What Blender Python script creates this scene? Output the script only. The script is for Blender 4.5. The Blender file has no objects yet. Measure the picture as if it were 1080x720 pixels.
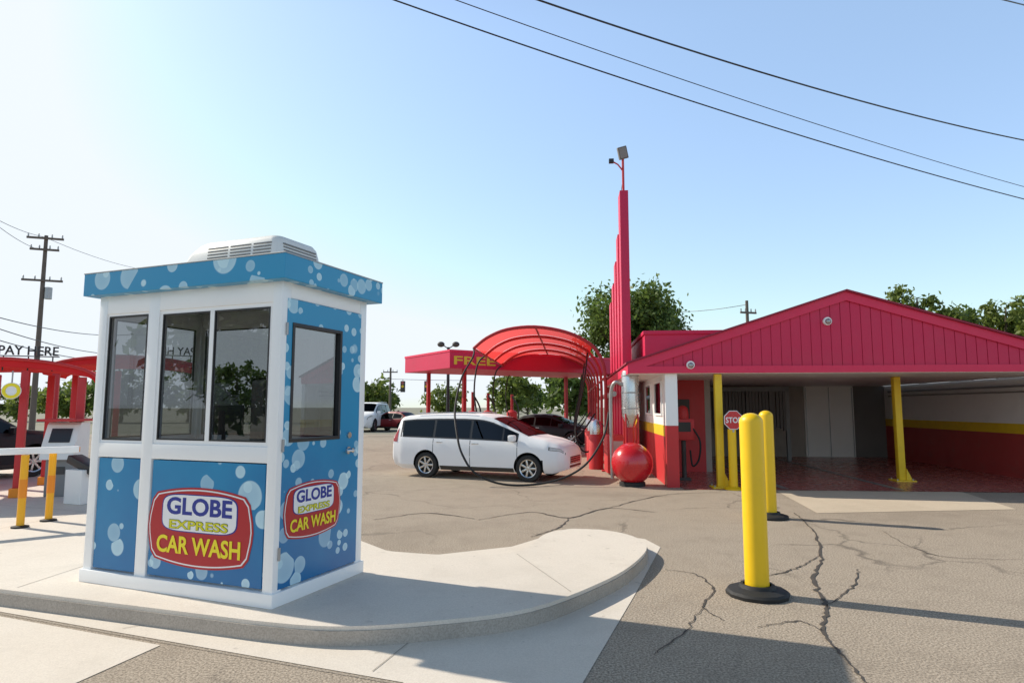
import bpy, bmesh, math, random
from mathutils import Vector, Matrix
R = math.radians
S = bpy.context.scene
C = S.collection
random.seed(7)
F = 671.0; TH = math.atan(69/671.0); CH = 1.7
ct, st = math.cos(TH), math.sin(TH)
def ray(px, py):
    u = (px-540)/F; v = (360-py)/F
    return Vector((u, ct-v*st, st+v*ct))
def G(px, py, z=0.0):
    d = ray(px, py); t = (z-CH)/d.z
    return Vector((0,0,CH))+d*t
def P(px, py, Y):
    d = ray(px, py)
    return Vector((0,0,CH))+d*(Y/d.y)

# ------------------------------------------------------------------ materials
def math_(nt, op, a, b=0.0, c=None, clamp=False):
    n = nt.nodes.new('ShaderNodeMath'); n.operation = op; n.use_clamp = clamp
    for i, x in enumerate((a, b, c)):
        if x is None: continue
        if isinstance(x, (int, float)): n.inputs[i].default_value = x
        else: nt.links.new(x, n.inputs[i])
    return n.outputs[0]
def mix_(nt, f, a, b, mode='MIX'):
    n = nt.nodes.new('ShaderNodeMix'); n.data_type = 'RGBA'; n.blend_type = mode
    for i, x in ((0, f), (6, a), (7, b)):
        if isinstance(x, (int, float)): n.inputs[i].default_value = x
        elif isinstance(x, (tuple, list)): n.inputs[i].default_value = (x[0], x[1], x[2], 1)
        else: nt.links.new(x, n.inputs[i])
    return n.outputs[2]
def noise_(nt, vec, scale, detail=4, rough=.55, dist=0):
    n = nt.nodes.new('ShaderNodeTexNoise'); n.inputs['Scale'].default_value = scale
    n.inputs['Detail'].default_value = detail; n.inputs['Roughness'].default_value = rough
    n.inputs['Distortion'].default_value = dist
    nt.links.new(vec, n.inputs['Vector']); return n.outputs[0]
def smooth_(nt, x, a, b):
    n = nt.nodes.new('ShaderNodeMapRange'); n.interpolation_type = 'SMOOTHSTEP'
    nt.links.new(x, n.inputs[0]); n.inputs[1].default_value = a; n.inputs[2].default_value = b
    n.inputs[3].default_value = 0; n.inputs[4].default_value = 1
    return n.outputs[0]
def base_mat(name):
    m = bpy.data.materials.new(name); m.use_nodes = True
    nt = m.node_tree; p = nt.nodes['Principled BSDF']
    tc = nt.nodes.new('ShaderNodeTexCoord')
    return m, nt, p, tc.outputs['Object']
def bump_(nt, p, h, strength, dist=.01):
    b = nt.nodes.new('ShaderNodeBump'); b.inputs['Strength'].default_value = strength; b.inputs['Distance'].default_value = dist
    nt.links.new(h, b.inputs['Height']); nt.links.new(b.outputs[0], p.inputs['Normal'])
def pmat(name, col, rough=.55, metal=0, var=.12, vs=2.5, bump=0, bs=50, coat=0, dirt=0, dirtcol=(.12,.1,.08), spec=.5):
    m, nt, p, co = base_mat(name)
    n = noise_(nt, co, vs, 6, .6)
    c = mix_(nt, n, [x*(1-var) for x in col], [min(1, x*(1+var)) for x in col])
    if dirt:
        d = smooth_(nt, noise_(nt, co, vs*1.7, 8, .7), .5, .8)
        c = mix_(nt, math_(nt, 'MULTIPLY', d, dirt), c, dirtcol)
    nt.links.new(c, p.inputs['Base Color'])
    r = math_(nt, 'MULTIPLY_ADD', noise_(nt, co, vs*4, 3), .25, rough-.12, True)
    nt.links.new(r, p.inputs['Roughness'])
    p.inputs['Metallic'].default_value = metal; p.inputs['Specular IOR Level'].default_value = spec
    if coat: p.inputs['Coat Weight'].default_value = coat; p.inputs['Coat Roughness'].default_value = .05
    if bump: bump_(nt, p, noise_(nt, co, bs, 5, .6), bump)
    return m
def ground_mat(name, dark, light, stain, crack=True, rough=.85, fine=140, bstr=.5):
    m, nt, p, co = base_mat(name)
    big = noise_(nt, co, .22, 6, .6, .4); med = noise_(nt, co, 2.2, 7, .7); fn = noise_(nt, co, fine, 3, .75)
    c = mix_(nt, smooth_(nt, fn, .36, .64), dark, light)
    c = mix_(nt, math_(nt, 'MULTIPLY', smooth_(nt, med, .45, .75), .4), c, stain)
    c = mix_(nt, math_(nt, 'MULTIPLY', smooth_(nt, big, .5, .68), .6), c, stain)
    sp = smooth_(nt, noise_(nt, co, 9, 2, .5), .70, .76)
    c = mix_(nt, math_(nt, 'MULTIPLY', sp, .3), c, [x*.5 for x in stain])
    if crack:
        nv = nt.nodes.new('ShaderNodeTexNoise'); nv.inputs['Scale'].default_value = 1.7; nv.inputs['Detail'].default_value = 6
        nt.links.new(co, nv.inputs['Vector'])
        vm = nt.nodes.new('ShaderNodeVectorMath'); vm.operation = 'MULTIPLY_ADD'
        nt.links.new(nv.outputs['Color'], vm.inputs[0]); vm.inputs[1].default_value = (.8,.8,0); nt.links.new(co, vm.inputs[2])
        vo = nt.nodes.new('ShaderNodeTexVoronoi'); vo.feature = 'DISTANCE_TO_EDGE'; vo.inputs['Scale'].default_value = .42
        nt.links.new(vm.outputs[0], vo.inputs['Vector'])
        k = math_(nt, 'SUBTRACT', 1.0, smooth_(nt, vo.outputs['Distance'], .001, .014))
        k = math_(nt, 'MULTIPLY', k, smooth_(nt, noise_(nt, co, .3, 3), .44, .6))
        c = mix_(nt, math_(nt, 'MULTIPLY', k, .55), c, (.08,.068,.056))
    nt.links.new(c, p.inputs['Base Color']); p.inputs['Roughness'].default_value = rough
    p.inputs['Specular IOR Level'].default_value = .25
    bump_(nt, p, fn, bstr, .006)
    return m
def bubble_mat():
    m, nt, p, co = base_mat('bubble_graphic')
    sx = nt.nodes.new('ShaderNodeSeparateXYZ'); nt.links.new(co, sx.inputs[0])
    g = smooth_(nt, math_(nt, 'ADD', math_(nt, 'MULTIPLY', sx.outputs[2], .6), noise_(nt, co, 1.4, 3)), .4, 1.6)
    c = mix_(nt, g, (.006,.15,.38), (.016,.29,.53))
    for sc, off, rmin, rr, kp in ((3.6, 3.3, .22, .28, .40), (5.6, 0.0, .18, .30, .34), (8, 7.7, .18, .26, .5)):
        vm = nt.nodes.new('ShaderNodeVectorMath'); vm.operation = 'ADD'; nt.links.new(co, vm.inputs[0]); vm.inputs[1].default_value = (off, off*.7, off*.3)
        vo = nt.nodes.new('ShaderNodeTexVoronoi'); vo.inputs['Scale'].default_value = sc
        nt.links.new(vm.outputs[0], vo.inputs['Vector'])
        sc_ = nt.nodes.new('ShaderNodeSeparateColor'); nt.links.new(vo.outputs['Color'], sc_.inputs[0])
        rad = math_(nt, 'MULTIPLY_ADD', sc_.outputs[0], rr, rmin)
        q = math_(nt, 'DIVIDE', vo.outputs['Distance'], rad)
        inside = math_(nt, 'SUBTRACT', 1.0, smooth_(nt, q, .90, 1.0))
        keep = math_(nt, 'GREATER_THAN', sc_.outputs[1], kp)
        inten = math_(nt, 'MULTIPLY_ADD', math_(nt, 'POWER', math_(nt, 'MINIMUM', q, 1.0), 3.0), .14, .56)
        inten = math_(nt, 'MULTIPLY', inten, math_(nt, 'MULTIPLY', inside, keep))
        inten = math_(nt, 'MULTIPLY', inten, math_(nt, 'MULTIPLY_ADD', sc_.outputs[2], .7, .6), None, True)
        c = mix_(nt, inten, c, (.66,.89,.95))
    nt.links.new(c, p.inputs['Base Color']); p.inputs['Roughness'].default_value = .3
    return m
def glass_mat(name, tint, refl=.04, gcol=(.9,.95,1)):
    m = bpy.data.materials.new(name); m.use_nodes = True; nt = m.node_tree
    nt.nodes.remove(nt.nodes['Principled BSDF']); out = nt.nodes['Material Output']
    tc = nt.nodes.new('ShaderNodeTexCoord'); n = noise_(nt, tc.outputs['Object'], 3, 4)
    t = nt.nodes.new('ShaderNodeBsdfTransparent')
    nt.links.new(mix_(nt, n, [x*.94 for x in tint], tint), t.inputs[0])
    g = nt.nodes.new('ShaderNodeBsdfGlossy'); g.inputs['Roughness'].default_value = 0; g.inputs[0].default_value = (*gcol,1)
    ge = nt.nodes.new('ShaderNodeNewGeometry'); dt = nt.nodes.new('ShaderNodeVectorMath'); dt.operation = 'DOT_PRODUCT'
    nt.links.new(ge.outputs['Incoming'], dt.inputs[0]); nt.links.new(ge.outputs['Normal'], dt.inputs[1])
    k = math_(nt, 'POWER', math_(nt, 'SUBTRACT', 1.0, math_(nt, 'ABSOLUTE', dt.outputs['Value'])), 5.0)
    f = math_(nt, 'MULTIPLY_ADD', k, 1-refl, refl, True)
    mx = nt.nodes.new('ShaderNodeMixShader'); nt.links.new(f, mx.inputs[0]); nt.links.new(t.outputs[0], mx.inputs[1]); nt.links.new(g.outputs[0], mx.inputs[2])
    nt.links.new(mx.outputs[0], out.inputs[0]); return m
def fabric_mat(name, col, tr=.5, see=0.0):
    m = bpy.data.materials.new(name); m.use_nodes = True; nt = m.node_tree; out = nt.nodes['Material Output']
    p = nt.nodes['Principled BSDF']; p.inputs['Roughness'].default_value = .8; p.inputs['Specular IOR Level'].default_value = .2
    tc = nt.nodes.new('ShaderNodeTexCoord'); n = noise_(nt, tc.outputs['Object'], 1.5, 5)
    c = mix_(nt, n, [x*.85 for x in col], [min(1,x*1.15) for x in col]); nt.links.new(c, p.inputs['Base Color'])
    t = nt.nodes.new('ShaderNodeBsdfTranslucent'); nt.links.new(c, t.inputs[0])
    mx = nt.nodes.new('ShaderNodeMixShader'); mx.inputs[0].default_value = tr
    nt.links.new(p.outputs[0], mx.inputs[1]); nt.links.new(t.outputs[0], mx.inputs[2])
    o = mx.outputs[0]
    if see:                                                   # open weave of shade cloth
        tp = nt.nodes.new('ShaderNodeBsdfTransparent'); tp.inputs[0].default_value = (1,.6,.58,1)
        m2 = nt.nodes.new('ShaderNodeMixShader'); m2.inputs[0].default_value = see
        nt.links.new(o, m2.inputs[1]); nt.links.new(tp.outputs[0], m2.inputs[2]); o = m2.outputs[0]
    nt.links.new(o, out.inputs[0]); return m
def leaf_mat(name, a, b):
    m = bpy.data.materials.new(name); m.use_nodes = True; nt = m.node_tree; out = nt.nodes['Material Output']
    p = nt.nodes['Principled BSDF']; p.inputs['Roughness'].default_value = .55
    ge = nt.nodes.new('ShaderNodeNewGeometry'); tc = nt.nodes.new('ShaderNodeTexCoord')
    n = noise_(nt, tc.outputs['Object'], .5, 3)
    f = math_(nt, 'MULTIPLY_ADD', ge.outputs['Random Per Island'], .6, math_(nt, 'MULTIPLY', n, .4), True)
    c = mix_(nt, f, a, b); nt.links.new(c, p.inputs['Base Color'])
    t = nt.nodes.new('ShaderNodeBsdfTranslucent'); nt.links.new(c, t.inputs[0])
    mx = nt.nodes.new('ShaderNodeMixShader'); mx.inputs[0].default_value = .45
    nt.links.new(p.outputs[0], mx.inputs[1]); nt.links.new(t.outputs[0], mx.inputs[2]); nt.links.new(mx.outputs[0], out.inputs[0]); return m

MT = {}
MT['asphalt'] = ground_mat('asphalt', (.21,.172,.133), (.55,.46,.36), (.23,.188,.146), fine=62, bstr=.8)
MT['ground'] = ground_mat('far_ground', (.24,.23,.18), (.31,.29,.23), (.16,.18,.09), False)
MT['concrete'] = ground_mat('concrete', (.67,.60,.515), (.77,.695,.60), (.57,.505,.425), False, .8, 90, .25)
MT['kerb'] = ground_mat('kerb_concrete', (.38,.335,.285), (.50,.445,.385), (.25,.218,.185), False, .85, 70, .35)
MT['pad'] = ground_mat('sandy_concrete', (.55,.46,.35), (.65,.55,.42), (.45,.375,.28), False, .7, 60, .2)
MT['crack'] = pmat('crack_filler', (.075,.063,.052), .8, 0, .4, 5)
MT['joint'] = pmat('joint_dirt', (.32,.285,.24), .8, 0, .3, 5)
MT['redfloor'] = pmat('wet_red_floor', (.42,.13,.11), .25, 0, .35, 1.2, .15, 30, dirt=.55, dirtcol=(.28,.2,.17))
MT['white'] = pmat('white_enamel', (.92,.92,.91), .35, 0, .02, 1.5, dirt=.05)
MT['offwhite'] = pmat('offwhite_plastic', (.82,.81,.77), .45, 0, .05, 3, dirt=.12)
MT['wallwhite'] = pmat('wall_white', (.88,.87,.84), .45, 0, .05, 1.2, dirt=.18, dirtcol=(.45,.43,.4))
MT['bubble'] = bubble_mat()
MT['glass'] = glass_mat('booth_glass', (.46,.48,.49), .11)
MT['carglass'] = glass_mat('car_glass', (.05,.06,.065), .03)
MT['screenglass'] = glass_mat('windscreen_glass', (.05,.06,.065), .02, (.35,.38,.42))
MT['pink'] = pmat('magenta_siding', (.60,.014,.075), .5, 0, .10, .8, .08, 12, dirt=.10)
MT['pinktrim'] = pmat('magenta_trim', (.72,.02,.085), .45, 0, .08, 1.0)
MT['redpaint'] = pmat('red_paint', (.55,.026,.03), .5, 0, .1, 2, dirt=.14)
MT['wallred'] = pmat('muted_red_wall', (.46,.06,.055), .5, 0, .15, 1.5, dirt=.35, dirtcol=(.3,.12,.1))  # less saturated red than the left wall, with random blotches
MT['hoopred'] = pmat('dark_red_tube', (.40,.012,.018), .45, 0, .1, 2)
MT['roofred'] = pmat('dark_red_roof', (.3,.02,.05), .7, 0, .2, 3, .2, 30)
MT['redfab'] = fabric_mat('red_shade_cloth', (.92,.07,.065), .66, .12)
MT['payfab'] = fabric_mat('red_awning', (.72,.03,.035), .15)
MT['redgloss'] = pmat('red_gloss', (.58,.012,.02), .25, 0, .08, 3, coat=.6)
MT['yellow'] = pmat('yellow_plastic', (.90,.56,.006), .4, 0, .06, 3, dirt=.14, dirtcol=(.35,.22,.03))
MT['yellowpaint'] = pmat('yellow_paint', (.84,.56,.02), .5, 0, .12, 4, dirt=.3, dirtcol=(.3,.2,.06))
MT['amber'] = pmat('amber_plastic', (.90,.44,.01), .45, 0, .08, 4, dirt=.1)
MT['yellowtxt'] = pmat('yellow_lettering', (.92,.76,.02), .4, 0, .02)
MT['dullyellow'] = pmat('dull_yellow_lettering', (.72,.58,.04), .5, 0, .05)
MT['limetxt'] = pmat('lime_lettering', (.70,.66,.01), .4, 0, .02)
MT['greentxt'] = pmat('olive_outline', (.14,.18,.02), .4, 0, .02)
MT['bluetxt'] = pmat('navy_lettering', (.012,.03,.28), .4, 0, .02)
MT['redlogo'] = pmat('red_vinyl', (.46,.012,.02), .4, 0, .04)
MT['whitevinyl'] = pmat('white_vinyl', (.86,.86,.86), .4, 0, .02)
MT['orange'] = pmat('orange_plastic', (.84,.27,.01), .45, 0, .08)
MT['rubber'] = pmat('black_rubber', (.018,.018,.018), .7, 0, .25, 6, .15, 60)
MT['black'] = pmat('black_plastic', (.02,.02,.022), .4, 0, .15)
MT['darkgrey'] = pmat('dark_grey', (.07,.065,.06), .65, 0, .3, 1.2)
MT['deepgrey'] = pmat('deep_grey', (.16,.15,.14), .65, 0, .3, 1.2)  # one even grey for housings, cloth strips, lamp surrounds and the doorway panel
MT['midgrey'] = pmat('mid_grey', (.24,.24,.235), .6, 0, .1, 3)
MT['brown'] = pmat('dim_brown_wall', (.38,.335,.29), .7, 0, .25, .8, dirt=.35)  # smoky darkness deep in the bay, put into the wall colour as brown
MT['greydoor'] = pmat('pale_grey_door', (.90,.88,.84), .5, 0, .05, 1)
MT['chrome'] = pmat('brushed_steel', (.62,.62,.62), .28, 1, .06, 6)
MT['galv'] = pmat('galvanised_steel', (.42,.42,.42), .45, .8, .12, 4)
MT['wood'] = pmat('weathered_wood', (.14,.115,.095), .8, 0, .3, 3, .3, 20)
MT['vanpaint'] = pmat('white_car_paint', (.88,.88,.88), .5, 0, .02, 1, spec=.2)
MT['darkpaint'] = pmat('dark_car_paint', (.02,.022,.028), .45, 0, .05, 1, spec=.3)
MT['redcar'] = pmat('red_car_paint', (.22,.012,.015), .4, .1, .05, 1)
MT['well'] = pmat('wheel_well', (.012,.012,.012), .8)
MT['lamp'] = pmat('headlamp_lens', (.55,.55,.54), .4, 0, .35, 14, spec=.3)
MT['tail'] = pmat('tail_lens', (.35,.008,.01), .2, 0, .1, 12, coat=1)
MT['bark'] = pmat('bark', (.09,.07,.05), .9, 0, .3, 4, .5, 18)
MT['leaf'] = leaf_mat('leaf_green', (.05,.09,.018), (.17,.25,.05))
MT['leaf2'] = leaf_mat('leaf_yellowgreen', (.08,.12,.022), (.22,.28,.055))
MT['interior'] = pmat('booth_interior', (.45,.44,.42), .7, 0, .06)

# ------------------------------------------------------------------ mesh helpers
def new_obj(name, bm, mats, parent=None, smooth=None, recalc=True):
    if recalc: bmesh.ops.recalc_face_normals(bm, faces=bm.faces[:])
    me = bpy.data.meshes.new(name); bm.to_mesh(me); bm.free()
    for m in (mats if isinstance(mats, (list, tuple)) else [mats]): me.materials.append(m)
    o = bpy.data.objects.new(name, me); C.objects.link(o)
    if parent: o.parent = parent
    if smooth:
        for p in me.polygons: p.use_smooth = True
        me.set_sharp_from_angle(angle=R(smooth))
    return o
def BM(): return bmesh.new()
def box(bm, x0, x1, y0, y1, z0, z1, bev=0, M=None, seg=2):
    r = bmesh.ops.create_cube(bm, size=1)
    vs = r['verts']
    T = Matrix.Translation(((x0+x1)/2, (y0+y1)/2, (z0+z1)/2)) @ Matrix.Diagonal((abs(x1-x0), abs(y1-y0), abs(z1-z0), 1))
    bmesh.ops.transform(bm, matrix=T, verts=vs)
    if bev:
        es = list({e for v in vs for e in v.link_edges})
        r2 = bmesh.ops.bevel(bm, geom=es, offset=bev, segments=seg, affect='EDGES', profile=.6)
        vs = list({v for f in r2['faces'] for v in f.verts} | {v for v in vs if v.is_valid})
    if M is not None: bmesh.ops.transform(bm, matrix=M, verts=vs)
def quad(bm, *ps): bm.faces.new([bm.verts.new(p) for p in ps])
def cyl(bm, p0, p1, r0, r1=None, n=16):
    tube(bm, [p0, p1], [r0, r0 if r1 is None else r1], n)
def tube(bm, pts, r, n=8, caps=True):
    pts = [Vector(p) for p in pts]
    rs = r if isinstance(r, (list, tuple)) else [r]*len(pts)
    rings = []; up = None
    for i, p in enumerate(pts):
        t = (pts[min(i+1, len(pts)-1)]-pts[max(i-1, 0)]).normalized()
        if up is None:
            up = Vector((0,0,1)) if abs(t.z) < .9 else Vector((1,0,0))
        a = t.cross(up).normalized(); b = a.cross(t).normalized(); up = b
        rings.append([bm.verts.new(p+(a*math.cos(2*math.pi*k/n)+b*math.sin(2*math.pi*k/n))*rs[i]) for k in range(n)])
    for i in range(len(rings)-1):
        for k in range(n):
            bm.faces.new((rings[i][k], rings[i][(k+1)%n], rings[i+1][(k+1)%n], rings[i+1][k]))
    if caps:
        bm.faces.new(rings[0][::-1]); bm.faces.new(rings[-1])
def lathe(bm, prof, n=24, M=None):
    rings = []
    for (r, z) in prof:
        if r < 1e-5: rings.append([bm.verts.new((0,0,z))])
        else: rings.append([bm.verts.new((r*math.cos(2*math.pi*k/n), r*math.sin(2*math.pi*k/n), z)) for k in range(n)])
    for a, b in zip(rings, rings[1:]):
        for k in range(n):
            q = [a[k%len(a)], a[(k+1)%len(a)], b[(k+1)%len(b)], b[k%len(b)]]
            u = []
            for v in q:
                if v not in u: u.append(v)
            if len(u) > 2: bm.faces.new(u)
    if M is not None: bmesh.ops.transform(bm, matrix=M, verts=[v for r_ in rings for v in r_])
def prism(bm, pts, z0, z1, M=None):
    a = [bm.verts.new((p[0], p[1], z0)) for p in pts]; b = [bm.verts.new((p[0], p[1], z1)) for p in pts]
    n = len(pts)
    for i in range(n): bm.faces.new((a[i], a[(i+1)%n], b[(i+1)%n], b[i]))
    bm.faces.new(a[::-1]); top = bm.faces.new(b)
    if M is not None: bmesh.ops.transform(bm, matrix=M, verts=a+b)
    return top
def sheet(bm, pts, z):
    bm.faces.new([bm.verts.new((p[0], p[1], z)) for p in pts])
def catmull(pts, n=6, closed=False):
    pts = [Vector(p) for p in pts]; out = []; N = len(pts)
    rng = range(N if closed else N-1)
    for i in rng:
        if closed: p0, p1, p2, p3 = pts[(i-1)%N], pts[i], pts[(i+1)%N], pts[(i+2)%N]
        else: p0, p1, p2, p3 = pts[max(i-1,0)], pts[i], pts[i+1], pts[min(i+2,N-1)]
        for k in range(n):
            t = k/n
            out.append(.5*((2*p1)+(p2-p0)*t+(2*p0-5*p1+4*p2-p3)*t*t+(3*p1-p0-3*p2+p3)*t**3))
    if not closed: out.append(pts[-1])
    return out
def setp(o, label, cat, group=None, kind=None):
    if label: o['label'] = label
    if cat: o['category'] = cat
    if group: o['group'] = group
    if kind: o['kind'] = kind
    return o
def thing(name, label, cat, loc=(0,0,0), rz=0, group=None):
    o = bpy.data.objects.new(name, None); C.objects.link(o); o.empty_display_size = .2
    o.location = loc; o.rotation_euler = (0,0,rz)
    return setp(o, label, cat, group)
def struct(name, bm, m, label=None, smooth=None):
    o = new_obj(name, bm, m, None, smooth); o['kind'] = 'structure'
    if label: o['label'] = label
    return o
def dup(root, loc, rz, label, group=None, scale=None):
    def rec(o, par):
        c = o.copy(); C.objects.link(c)
        if par: c.parent = par
        for ch in [x for x in bpy.data.objects if x.parent == o and x != c]: rec(ch, c)
        return c
    r = rec(root, None); r.location = loc; r.rotation_euler = (0,0,rz); r['label'] = label
    if group: r['group'] = group
    if scale: r.scale = scale
    return r
XF = Matrix.Rotation(R(90), 4, 'X')                       # text facing -y
XR = Matrix.Rotation(R(90), 4, 'Z') @ XF                  # text facing +x
XB = Matrix.Rotation(R(180), 4, 'Z') @ XF                 # text facing +y
def text(name, s, m, parent, M, w, h, ext=.002, bold=.02):
    cu = bpy.data.curves.new(name, 'FONT'); cu.body = s; cu.offset = bold; cu.extrude = .01; cu.resolution_u = 4
    t = bpy.data.objects.new(name, cu); C.objects.link(t)
    bpy.context.view_layer.update(); dg = bpy.context.evaluated_depsgraph_get()
    me = bpy.data.meshes.new_from_object(t.evaluated_get(dg)); bpy.data.objects.remove(t)
    xs = [v.co.x for v in me.vertices]; ys = [v.co.y for v in me.vertices]
    cx, cy = (min(xs)+max(xs))/2, (min(ys)+max(ys))/2; sx = w/(max(xs)-min(xs)); sy = h/(max(ys)-min(ys))
    for v in me.vertices:
        v.co = M @ Vector(((v.co.x-cx)*sx, (v.co.y-cy)*sy, (1 if v.co.z > 0 else 0)*ext))
    me.materials.clear(); me.materials.append(m)
    o = bpy.data.objects.new(name, me); C.objects.link(o)
    if parent: o.parent = parent
    return o

# ------------------------------------------------------------------ ground, pavements
bm = BM(); sheet(bm, [(-900,-500),(900,-500),(900,1500),(-900,1500)], -.004); struct('ground', bm, MT['ground'])
bm = BM(); sheet(bm, [(-40,-25),(45,-25),(45,40),(-40,40)], 0.0); struct('parking_lot', bm, MT['asphalt'])
KZ = .14
nose = catmull([(-1.92,4.87),(-1.3,4.74),(-.63,4.84),(.148,5.16),(.863,5.98),(1.3,6.75),(1.53,7.45),(1.42,8.05),(1.04,8.40),(.65,8.36),(.38,8.0),(.18,7.35),(-.12,6.98),(-.7,6.95),(-1.4,7.15)], 5)
isl = [(-16,9.45),(-4.42,5.68)] + [(p.x,p.y) for p in nose] + [(-2.3,8.3),(-3.6,11),(-5.5,17),(-16,17)]
bm = BM(); top = prism(bm, isl, 0.001, KZ)
bmesh.ops.bevel(bm, geom=list(top.edges), offset=.025, segments=3, affect='EDGES')
struct('traffic_island', bm, [MT['concrete']], smooth=40)
def ribbon(bm, pts, w, z, taper=False):
    pts = [Vector((p[0], p[1], 0)) for p in pts]; L = []
    for i, p in enumerate(pts):
        t = (pts[min(i+1,len(pts)-1)]-pts[max(i-1,0)]).normalized(); n_ = Vector((-t.y, t.x, 0))
        ww = w(i/(len(pts)-1)) if callable(w) else w
        L.append((bm.verts.new((p.x+n_.x*ww/2, p.y+n_.y*ww/2, z)), bm.verts.new((p.x-n_.x*ww/2, p.y-n_.y*ww/2, z))))
    for a, b in zip(L, L[1:]): bm.faces.new((a[0], a[1], b[1], b[0]))
bm = BM()
rim = [(-16,9.45),(-4.42,5.68)] + [(p.x,p.y) for p in nose]
out = []
V = [Vector((p[0],p[1],0)) for p in rim]
for i, p in enumerate(V):
    t = (V[min(i+1,len(V)-1)]-V[max(i-1,0)]).normalized(); n_ = Vector((t.y,-t.x,0)); out.append(p+n_*.012)
pr = []
for i, p in enumerate(out): pr.append((bm.verts.new((p.x,p.y,0)), bm.verts.new((p.x,p.y,KZ-.03)), bm.verts.new((V[i].x,V[i].y,KZ-.03))))
for a, b in zip(pr, pr[1:]):
    bm.faces.new((a[0],b[0],b[1],a[1])); bm.faces.new((a[1],b[1],b[2],a[2]))
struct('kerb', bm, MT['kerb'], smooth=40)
bm = BM()
sheet(bm, [(-16,9.2),(-4.27,5.51),(-.675,4.14),(-.2,3.2),(.05,3.2),(.44,4.14),(1.12,6.0),(1.81,7.97),(1.72,8.45),(1.15,8.8),(.5,8.7),(0,8),(-2,7),(-16,10)], .004)
struct('gutter', bm, MT['concrete'])
bm = BM(); sheet(bm, [(-16,9.05),(-4.25,5.42),(-2.52,4.76),(-2.85,3.6),(-16,3.6)], .004); struct('pavement', bm, MT['concrete'])
bm = BM(); sheet(bm, [G(818,517),G(1000,514),G(1072,537),G(862,541)], .004); struct('concrete_pad', bm, MT['pad'])
bm = BM()
def seg(a, b, z, w=.007): ribbon(bm, [a, b], w, z)
for a, b in (((-4.3,5.72),(-4.0,9.0)),((-6.9,6.6),(-6.2,11)),((.5,5.6),(.05,7.0)),((-2.5,8.3),(-9,10.7))): seg(a, b, KZ+.002)
for a, b in (((-16,9.12),(-4.27,5.47)),((-4.27,5.47),(-.69,4.11)),((-3.0,5.1),(-2.86,5.2)),((-.9,4.3),(-.75,4.8)),((1.2,6.4),(1.3,6.3)),((-5.2,5.75),(-6.6,3.6))): seg(a, b, .008)
struct('pavement_joint', bm, MT['joint'])
bm = BM()
rnd = random.Random(3)
def crackpath(pix, w, amp=.011):
    pts = catmull([G(*p) for p in pix], 12)
    for p in pts: p.x += rnd.gauss(0, amp*.8); p.y += rnd.gauss(0, amp*.9)
    ribbon(bm, pts, lambda t: w*.9*(.5+rnd.random()*.7)*(1.02-.6*abs(2*t-1)), .006)
for pix, w in (([(838,541),(858,560),(866,585),(858,610),(872,640),(868,665),(888,690),(915,722)], .045),
               ([(866,585),(845,597),(815,606),(780,612)], .025), ([(872,640),(900,618),(905,600)], .024),
               ([(868,665),(840,655),(800,662)], .02),
               ([(700,600),(735,606),(752,622),(742,640),(765,655)], .024), ([(690,690),(720,668),(742,640)], .018),
               ([(505,548),(560,540),(600,546),(640,536),(690,540)], .05), ([(600,546),(590,556),(560,566)], .035), ([(395,548),(450,541),(500,547)], .04),
               ([(640,536),(700,522),(760,519)], .04), ([(930,560),(985,585),(1080,590)], .018)):
    crackpath(pix, w)
struct('crack_filler', bm, MT['crack'])

# ------------------------------------------------------------------ ticket booth
BR = -R(21.6)
booth = thing('ticket_booth', 'white framed attendant booth with blue bubble graphics and red wash logos', 'booth', (-1.873,5.136,KZ), BR)
W, D, H = 2.16, 1.18, 2.60
bm = BM()
box(bm, -W-.02, .02, -.02, D+.02, 0, .11, .008)
for x in (-W, -.10):
    for y in (0, D-.10): box(bm, x, x+.10, y, y+.10, .108, H, .006)
box(bm, -1.515, -1.385, .002, .09, .108, H-.02, .005)
box(bm, -W+.09, -.09, .004, .085, 1.11, 1.24, .005)
box(bm, -W+.09, -.09, .004, .085, 2.42, H, .005)
box(bm, -W+.09, -.09, D-.085, D-.004, 1.11, 1.24, .005); box(bm, -W+.09, -.09, D-.085, D-.004, 2.42, H, .005)
box(bm, -W+.004, -W+.085, .09, D-.09, 1.11, 1.24, .005); box(bm, -W+.004, -W+.085, .09, D-.09, 2.42, H, .005)
box(bm, -.085, -.004, .09, D-.09, 2.46, H, .005)
new_obj('frame', bm, MT['white'], booth, 30)
bm = BM()
box(bm, -W+.11, -1.53, .012, .05, .13, 1.10, .004); new_obj('lower_panel', bm, MT['bubble'], booth)
bm = BM(); box(bm, -1.37, -.12, .012, .05, .13, 1.10, .004); new_obj('lower_panel', bm, MT['bubble'], booth)
bm = BM(); box(bm, -W+.1, -.1, D-.05, D-.012, .11, 1.12); new_obj('rear_panel', bm, MT['bubble'], booth)
bm = BM(); box(bm, -W+.012, -W+.05, .1, D-.1, .11, 1.12); new_obj('side_panel', bm, MT['bubble'], booth)
bm = BM(); box(bm, -W+.06, -.06, .06, D-.06, .1, .12); new_obj('booth_floor', bm, MT['interior'], booth)
bm = BM(); box(bm, -W+.02, -.02, .02, D-.02, 2.57, 2.598); new_obj('ceiling', bm, MT['interior'], booth)
bm = BM(); box(bm, -W+.09, -1.0, .75, D-.09, 1.12, 1.16, .004); new_obj('counter', bm, MT['darkgrey'], booth)
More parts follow.
